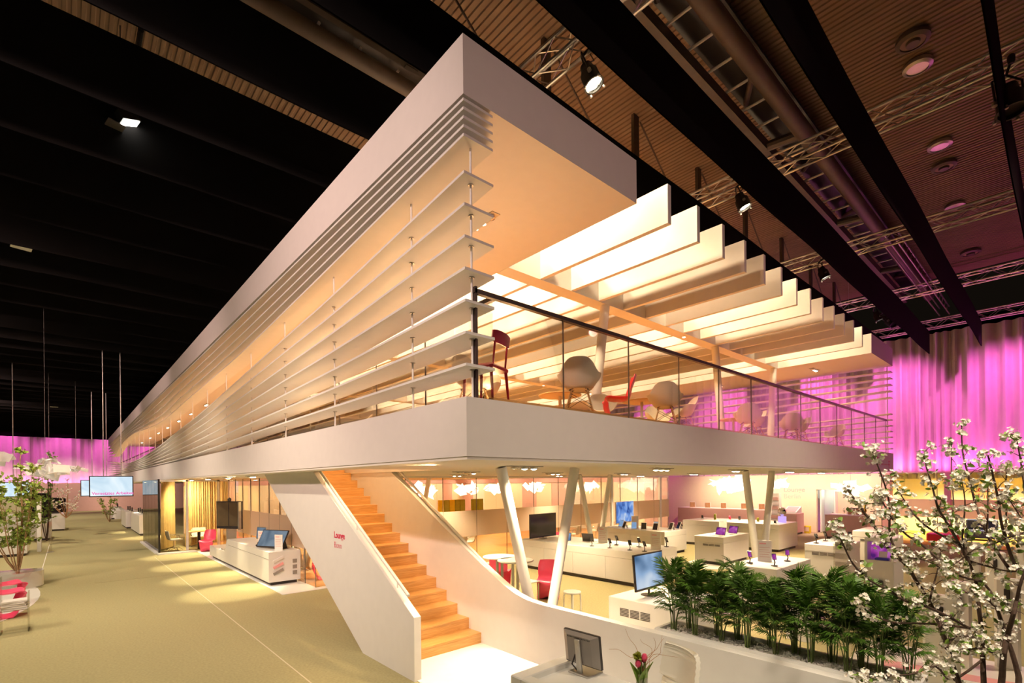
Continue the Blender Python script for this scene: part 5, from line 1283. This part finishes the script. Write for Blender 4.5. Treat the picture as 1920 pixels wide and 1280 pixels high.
for i in range(NP):
    y = 3.10 - i*(2.15/(NP-1)) + r_.uniform(-.03, .03); x = 5.38 + (.09 if i % 2 else -.08) + r_.uniform(-.02, .02); sc = r_.uniform(.95, 1.15)
    where = ['leftmost parlour palm in the planter', 'second parlour palm from the left in the planter'] 
    lab = where[i] if i < 2 else (('parlour palm at the right end of the planter') if i == NP-1 else ORD[i] + ' parlour palm from the left in the planter')
    g = thing('parlour_palm', (x, y, .845), lab, 'palm', 'parlour palms in the planter'); g.scale = (sc, sc, sc*1.02)
    link('stems', STM[i % 4], None, g)
    nf = 36
    for k in range(nf):
        a = k*2.4 + r_.uniform(-.4, .4); t = k/(nf-1); z = .19 + .38*t + r_.uniform(-.04, .04); el = (.25 + .85*t**1.2) + r_.uniform(-.2, .2)
        f = link('frond', FR[r_.randrange(5)], None, g, (.03*math.cos(a), .03*math.sin(a), z)); f.rotation_euler = (el, r_.uniform(-.25, .25), a - PI/2)
        s = r_.uniform(.55, .85)*(.8+.25*t); f.scale = (s, s, s)

# reception desk
g = thing('reception_desk', (4.1, 2.8, 0), 'white reception desk with raised rim at the bottom edge', 'desk')
MB().box(3.20, 3.96, 1.6, 3.56, .012, .70).build('body', 'gloss', g)
MB().box(3.30, 3.97, 1.6, 3.44, .70, .715).build('worktop', 'gloss', g)
MB().bbox(3.17, 3.99, 3.44, 3.59, .68, .775, .01).build('rim', 'gloss', g); MB().bbox(3.17, 3.30, 1.6, 3.44, .68, .775, .01).build('rim', 'gloss', g)
g = thing('monitor', (3.80, 3.22, .716), 'grey computer monitor seen from behind on the reception desk', 'monitor')
Cm = Vector((3.83, 3.24, .96)); q = Matrix.Rotation(1.6, 3, 'Z') @ Matrix.Rotation(-.12, 3, 'X')
def T(mb): mb.v = [tuple(Cm + q @ Vector(p)) for p in mb.v]; return mb
T(MB().bbox(-.225, .225, -.025, .012, -.17, .17, .008)).build('bezel', 'darkplastic', g)
T(MB().box(-.205, .205, -.029, -.024, -.15, .15)).build('display', 'tvgrey', g)
bk = T(MB().add([(-.22, .012, -.165), (.22, .012, -.165), (.22, .012, .165), (-.22, .012, .165), (-.15, .055, -.13), (.15, .055, -.13), (.15, .055, .14), (-.15, .055, .14)], [(0, 1, 5, 4), (1, 2, 6, 5), (2, 3, 7, 6), (3, 0, 4, 7), (4, 5, 6, 7)])).build('back_cover', 'greymetal', g)
for k in range(16): T(MB().box(-.14+k*.018, -.131+k*.018, .052, .0575, .118, .13)).build('vent_slot', 'darkplastic', bk)
T(MB().bbox(-.03, .035, .055, .085, -.22, .12, .008)).build('stand_column', 'steel', g); T(MB().tube([(.05, .06, -.05), (.07, .1, -.14), (.03, .08, -.2)], .008, 6)).build('cable', 'darkplastic', g)
MB().bbox(3.74, 3.98, 3.10, 3.36, .716, .732, .006).build('foot', 'steel', g)
g = thing('office_chair', (4.30, 2.70, .012), 'white ribbed leather office chair behind the reception desk', 'chair'); g.location = (4.30, 2.62, .012); LOC[g.name] = Vector(g.location)
ox, oy = 4.30, 2.62; q2 = Matrix.Rotation(1.2, 3, 'Z')
rows = []
for s, (y, z, w) in enumerate(spline([(-.24, .98, .20), (-.24, .92, .24), (-.21, .75, .25), (-.17, .58, .25), (-.10, .50, .25), (.1, .48, .25), (.26, .48, .24)], 36)):
    rib = .010*abs(math.sin(s*PI/2.0)); rows.append([tuple(Vector((ox, oy, .0)) + q2 @ Vector((w*j/6, y + rib*(1 if s < 18 else 0) + .05*(j/6)**2*(1 if s < 16 else 0), z + rib*(1 if s >= 18 else 0)))) for j in range(-6, 7)])
sheet(rows, .04).build('seat_shell', 'leather', g, True)
MB().tube([(ox, oy, .48), (ox, oy, .08)], .03, 10).build('column', 'chrome', g, True)
for k in range(5):
    a = 2*PI*k/5; MB().tube([(ox, oy, .10), (ox+.28*math.cos(a), oy+.28*math.sin(a), .05)], .018, 6).build('foot', 'chrome', g); MB().lathe([(.028, 0), (.028, .03)], (ox+.28*math.cos(a), oy+.28*math.sin(a), .013), 8).build('castor', 'blackmetal', g)
vx, vy = 3.72, 2.48
g = thing('flower_vase', (vx, vy, .716), 'glass vase with pink tulips and curly twigs on the reception desk', 'vase')
MB().lathe([(.045, 0), (.047, .01), (.052, .24), (.049, .24), (.044, .012)], (vx, vy, .717), 24).build('glass', 'acryl', g, True)
r_ = random.Random(33)
for k in range(7):
    a = k*.9; tx, ty = vx+.035*math.cos(a), vy+.035*math.sin(a); h = r_.uniform(.26, .36)
    MB().tube([(vx+.015*math.cos(a+2), vy+.015*math.sin(a+2), .725), (tx, ty, .717+h)], .0045, 5).build('stem', 'palmstem', g)
    if k in (0, 3, 5): MB().lathe([(.006, 0), (.024, .018), (.027, .04), (.016, .066), (.004, .07)], (tx, ty, .717+h), 10).build('tulip', 'tulip', g, True)
for k in range(6):
    a = r_.uniform(0, 6.3); lm = MB(); scatter(lm, leafmesh(1, .16, 4, .2), (vx, vy, .80), (math.cos(a)*.25, math.sin(a)*.25, 1), r_.uniform(0, 6), .26); lm.build('leaf', 'leaf', g, True)
hm = MB(); lf = leafmesh(1, .3, 2, .2)
for k in range(60): scatter(hm, lf, (vx-.03, vy+.02, 1.10), (r_.gauss(0, 1), r_.gauss(0, 1), r_.gauss(.2, 1)), r_.uniform(0, 6), .045)
hm.build('green_bloom', 'olive', g, True)
for k in range(7):
    pts = [Vector((vx, vy, .95))]; d = Vector((rt.x*.5+r_.uniform(-.3, .3), rt.y*.5+r_.uniform(-.3, .3), .9)).normalized()
    for i in range(12):
        d = (d + Vector((r_.gauss(0, .28), r_.gauss(0, .28), r_.gauss(0.02, .22)))).normalized(); pts.append(pts[-1]+d*.036)
    MB().tube(pts, [.003*(1-.6*i/12) for i in range(13)], 5).build('curly_twig', 'twig', g)

# ================================================================== BLOSSOM TREE
g = thing('blossom_tree', (4.43, .32, 0), 'white-blossoming tree with dark stems in the right foreground', 'tree')
def smooth_path(pts, n=4):
    out = []
    for i in range(len(pts)-1):
        p0, p1, p2, p3 = [Vector(pts[max(0, min(len(pts)-1, i+k))]) for k in (-1, 0, 1, 2)]
        for s in range(n):
            u = s/n; out.append(.5*((2*p1)+(-p0+p2)*u+(2*p0-5*p1+4*p2-p3)*u*u+(-p0+3*p1-3*p2+p3)*u**3))
    out.append(Vector(pts[-1])); return out
r_ = random.Random(77); petals = MB(); leaves = MB(); stam = MB(); lf = leafmesh(1, .3, 3, .2); pt = leafmesh(1, .42, 2, -.15); twm = MB()
def flower(c, nrm, s):
    nrm = Vector(nrm).normalized(); u = nrm.orthogonal().normalized(); v = nrm.cross(u); a0 = r_.uniform(0, 6)
    for k in range(5):
        a = a0+k*2*PI/5; d = (u*math.cos(a)+v*math.sin(a)+nrm*.35).normalized(); side = nrm.cross(d).normalized(); b = len(petals.v)
        for w, t, h in ((0, 0, 0), (-.42, .55, .05), (0, .5, .0), (.42, .55, .05), (-.25, .98, .12), (.25, .98, .12)): petals.v.append(tuple(c + (d*t + side*w + nrm*h)*s))
        petals.f += [(b, b+2, b+1), (b, b+3, b+2), (b+1, b+2, b+4), (b+2, b+5, b+4), (b+2, b+3, b+5)]
    b = len(stam.v); cc = c+nrm*s*.18
    for w in ((u*.16), (v*.16), (u*-.16), (v*-.16)): stam.v.append(tuple(cc + w*s))
    stam.f.append((b, b+1, b+2, b+3))
def cluster(c, n, s=.0155, rad=.03):
    for k in range(n):
        d = Vector((r_.gauss(0, 1), r_.gauss(0, 1), r_.gauss(.25, 1))).normalized(); flower(c + d*rad*r_.uniform(.5, 1.15), d + Vector((-.4, -.2, .2)), s*r_.uniform(.8, 1.2))
    for k in range(r_.randint(0, 3)):
        d = Vector((r_.gauss(0, 1), r_.gauss(0, 1), r_.gauss(.1, .8))); scatter(leaves, lf, c, d, r_.uniform(0, 6), r_.uniform(.028, .05))
for bi, (rad, pts) in enumerate(BRANCHES):
    rad *= .8
    sp = smooth_path(pts); n = len(sp)
    sp = [p + Vector((r_.uniform(-1, 1), r_.uniform(-1, 1), r_.uniform(-1, 1)))*rad*.07 for p in sp]
    tip = rad*.32 if rad > .015 else rad*.45
    if bi < 4: sp = [Vector((4.43, .32, .02)).lerp(sp[0], .12)] + sp; n += 1
    MB().tube(sp, [rad*1.15*(1-i/(n-1)) + tip*(i/(n-1)) for i in range(n)], 8).build('trunk' if bi < 4 else 'branch', 'bark', g, True)
    big = rad > .015
    for i in range(2, n):
        t = i/(n-1)
        if big and t < .45: continue
        for _ in range(2):
            if r_.random() < (.40 if big else .52):
                d = Vector((r_.gauss(0, 1), r_.gauss(0, 1), r_.gauss(.3, .8))).normalized(); L = r_.uniform(.02, .09)
                c = sp[i] + d*L; twm.tube([sp[i], sp[i]+d*L*.5+Vector((0, 0, .006)), c], [.0028, .002, .0015], 4); cluster(c, r_.randint(3, 7), .0138, .025)
    cluster(sp[-1], 11, .0145, .034); cluster(sp[-1] + Vector((0, 0, -.06)), 6)
twm.build('twigs', 'bark', g)
petals.build('blossom', 'petal', g); stam.build('stamens', 'stamen', g); leaves.build('leaves', 'leaf', g, True)
for nm in ('twigs', 'blossom', 'stamens', 'leaves'):
    for o in g.children:
        if o.name.split('.')[0] == nm: o['kind'] = 'stuff'
g2 = thing('plant_tub', (4.43, .32, 0), 'tub of the blossom tree below the picture edge', 'planter'); MB().lathe([(.30, 0), (.34, .5), (.31, .5), (.30, .44)], (4.43, .32, 0), 32).build('tub', 'white', g2, True); MB().lathe([(.30, .44), (.01, .45)], (4.43, .32, 0), 20).build('soil', 'soil', g2)

# ================================================================== UPPER LOUNGE
ac = armchair()
chairs = [(5.72, 4.85, -.9, 'large cream armchair nearest the front railing with its back turned'), (4.42, 5.75, -1.5, 'yellowish cream armchair beside the dark red chair'), (5.05, 6.35, 1.8, 'cream armchair half hidden at the slab edge right of the red chair'),
          (8.35, 5.0, -1.0, 'cream armchair behind the second glass joint of the railing'), (9.9, 5.5, .9, 'cream armchair turned sideways right of the one with its back turned'), (10.4, 6.4, 2.6, 'cream armchair facing out in the middle of the lounge'),
          (12.2, 5.1, -1.05, 'pink-tinted armchair in the middle of the railing'), (13.3, 5.4, .8, 'pink-tinted armchair turned sideways past the middle'), (14.9, 5.05, -1.1, 'pink-tinted armchair third from the far end'), (15.9, 5.2, .9, 'pink-tinted armchair second from the far end'), (18.9, 5.1, 1.2, 'lone pale armchair at the far end of the railing'), (8.0, 6.2, 2.4, 'cream armchair across the table from the second one')]
for (x, y, a, lab) in chairs: ac.place((x, y, ZF+.001), a, lab, 'armchair', 'shell armchairs in the upper lounge')
rc = cantilever_chair('brightred'); rc.place((7.1, 5.15, ZF+.001), .75, 'bright red one-piece chair in the upper lounge', 'chair', None, 1.0)
def red_chair():
    x, y, z = 3.88, 4.78, ZF+.001
    g = thing('dining_chair', (x, y, z), 'dark red lacquered chair in the corner of the upper lounge', 'chair')
    q = Matrix.Rotation(.35, 3, 'Z')
    def T(mb): mb.v = [tuple(Vector((x, y, z)) + q @ Vector(p)) for p in mb.v]; return mb
    T(MB().bbox(-.22, .22, -.2, .22, .40, .46, .03)).build('seat', 'red', g)
    for sx in (-1, 1): T(MB().tube([(sx*.19, .19, .42), (sx*.20, .21, 0)], [.022, .014], 8)).build('leg', 'red', g, True); T(MB().tube([(sx*.18, -.17, .42), (sx*.20, -.20, 0)], [.022, .014], 8)).build('leg', 'red', g, True)
    for sx in (-1, 1): T(MB().tube([(sx*.15, -.18, .44), (sx*.15, -.21, .72)], .013, 8)).build('back_post', 'red', g, True)
    rows = [[(u*.21, -.205-.02*(1-u*u) - .02*v, .70+.15*v-.02*abs(u)**4*v) for u in (-1, -.9, -.6, -.3, 0, .3, .6, .9, 1)] for v in (0, .35, .7, 1)]
    T(sheet(rows, .018)).build('backrest', 'red', g, True)
red_chair()
for (x, y, r, lab) in ((7.2, 6.6, .42, 'round orange-lit cafe table beside the slanted column'), (9.1, 6.0, .4, 'round table between the cream armchairs'), (13.9, 6.2, .4, 'round table among the pink-tinted armchairs')):
    g = thing('cafe_table', (x, y, ZF), lab, 'table', 'round tables of the upper lounge')
    MB().lathe([(r-.01, 0), (r, .01), (r, .022), (r-.01, .028)], (x, y, ZF+.70), 32).build('tabletop', 'legwood', g, True)
    MB().tube([(x, y, ZF+.01), (x, y, ZF+.70)], .03, 12).build('column', 'white', g, True); MB().lathe([(.24, 0), (.24, .012), (.03, .03)], (x, y, ZF+.001), 24).build('base', 'white', g, True)
g = thing('exit_sign', (7.84, 40, 6.2), 'green exit sign hanging far back in the upper lounge', 'sign')
MB().bbox(7.0, 8.1, 40, 40.06, 5.65, 6.15, .01).build('case', 'exitgreen', g); MB().box(7.25, 7.5, 39.99, 40, 5.72, 6.08).build('pictogram', 'exitwhite', g); MB().box(7.65, 7.9, 39.99, 40, 5.72, 6.08).build('pictogram', 'exitwhite', g); MB().tube([(7.84, 40.03, 6.15), (7.84, 40.03, 6.60)], .01, 5).build('hanger', 'steel', g)
# seats in the honey-lit lounge
for (x, y, c, lab) in ((28.6, 2.4, 'navy', 'dark blue sofa in the honey-lit lounge'), (28.4, .6, 'darkred', 'wine red seat in the honey-lit lounge'), (26.3, 3.3, 'brightred', 'orange red stool before the honey-lit lounge'), (28.8, -.4, 'yellow', 'yellow seat at the right of the honey-lit lounge')):
    g = thing('lounge_sofa', (x, y, .01), lab, 'seat', 'seats of the honey-lit lounge')
    MB().bbox(x-.4, x+.4, y-.5, y+.5, .10, .42, .05).build('seat', c, g)
    if c != 'brightred': MB().bbox(x+.25, x+.45, y-.5, y+.5, .42, .85, .05).build('backrest', c, g)
    for sx in (-.35, .30):
        for sy in (-.42, .42): MB().tube([(x+sx, y+sy, .01), (x+sx, y+sy, .10)], .02, 6).build('foot', 'steel', g)
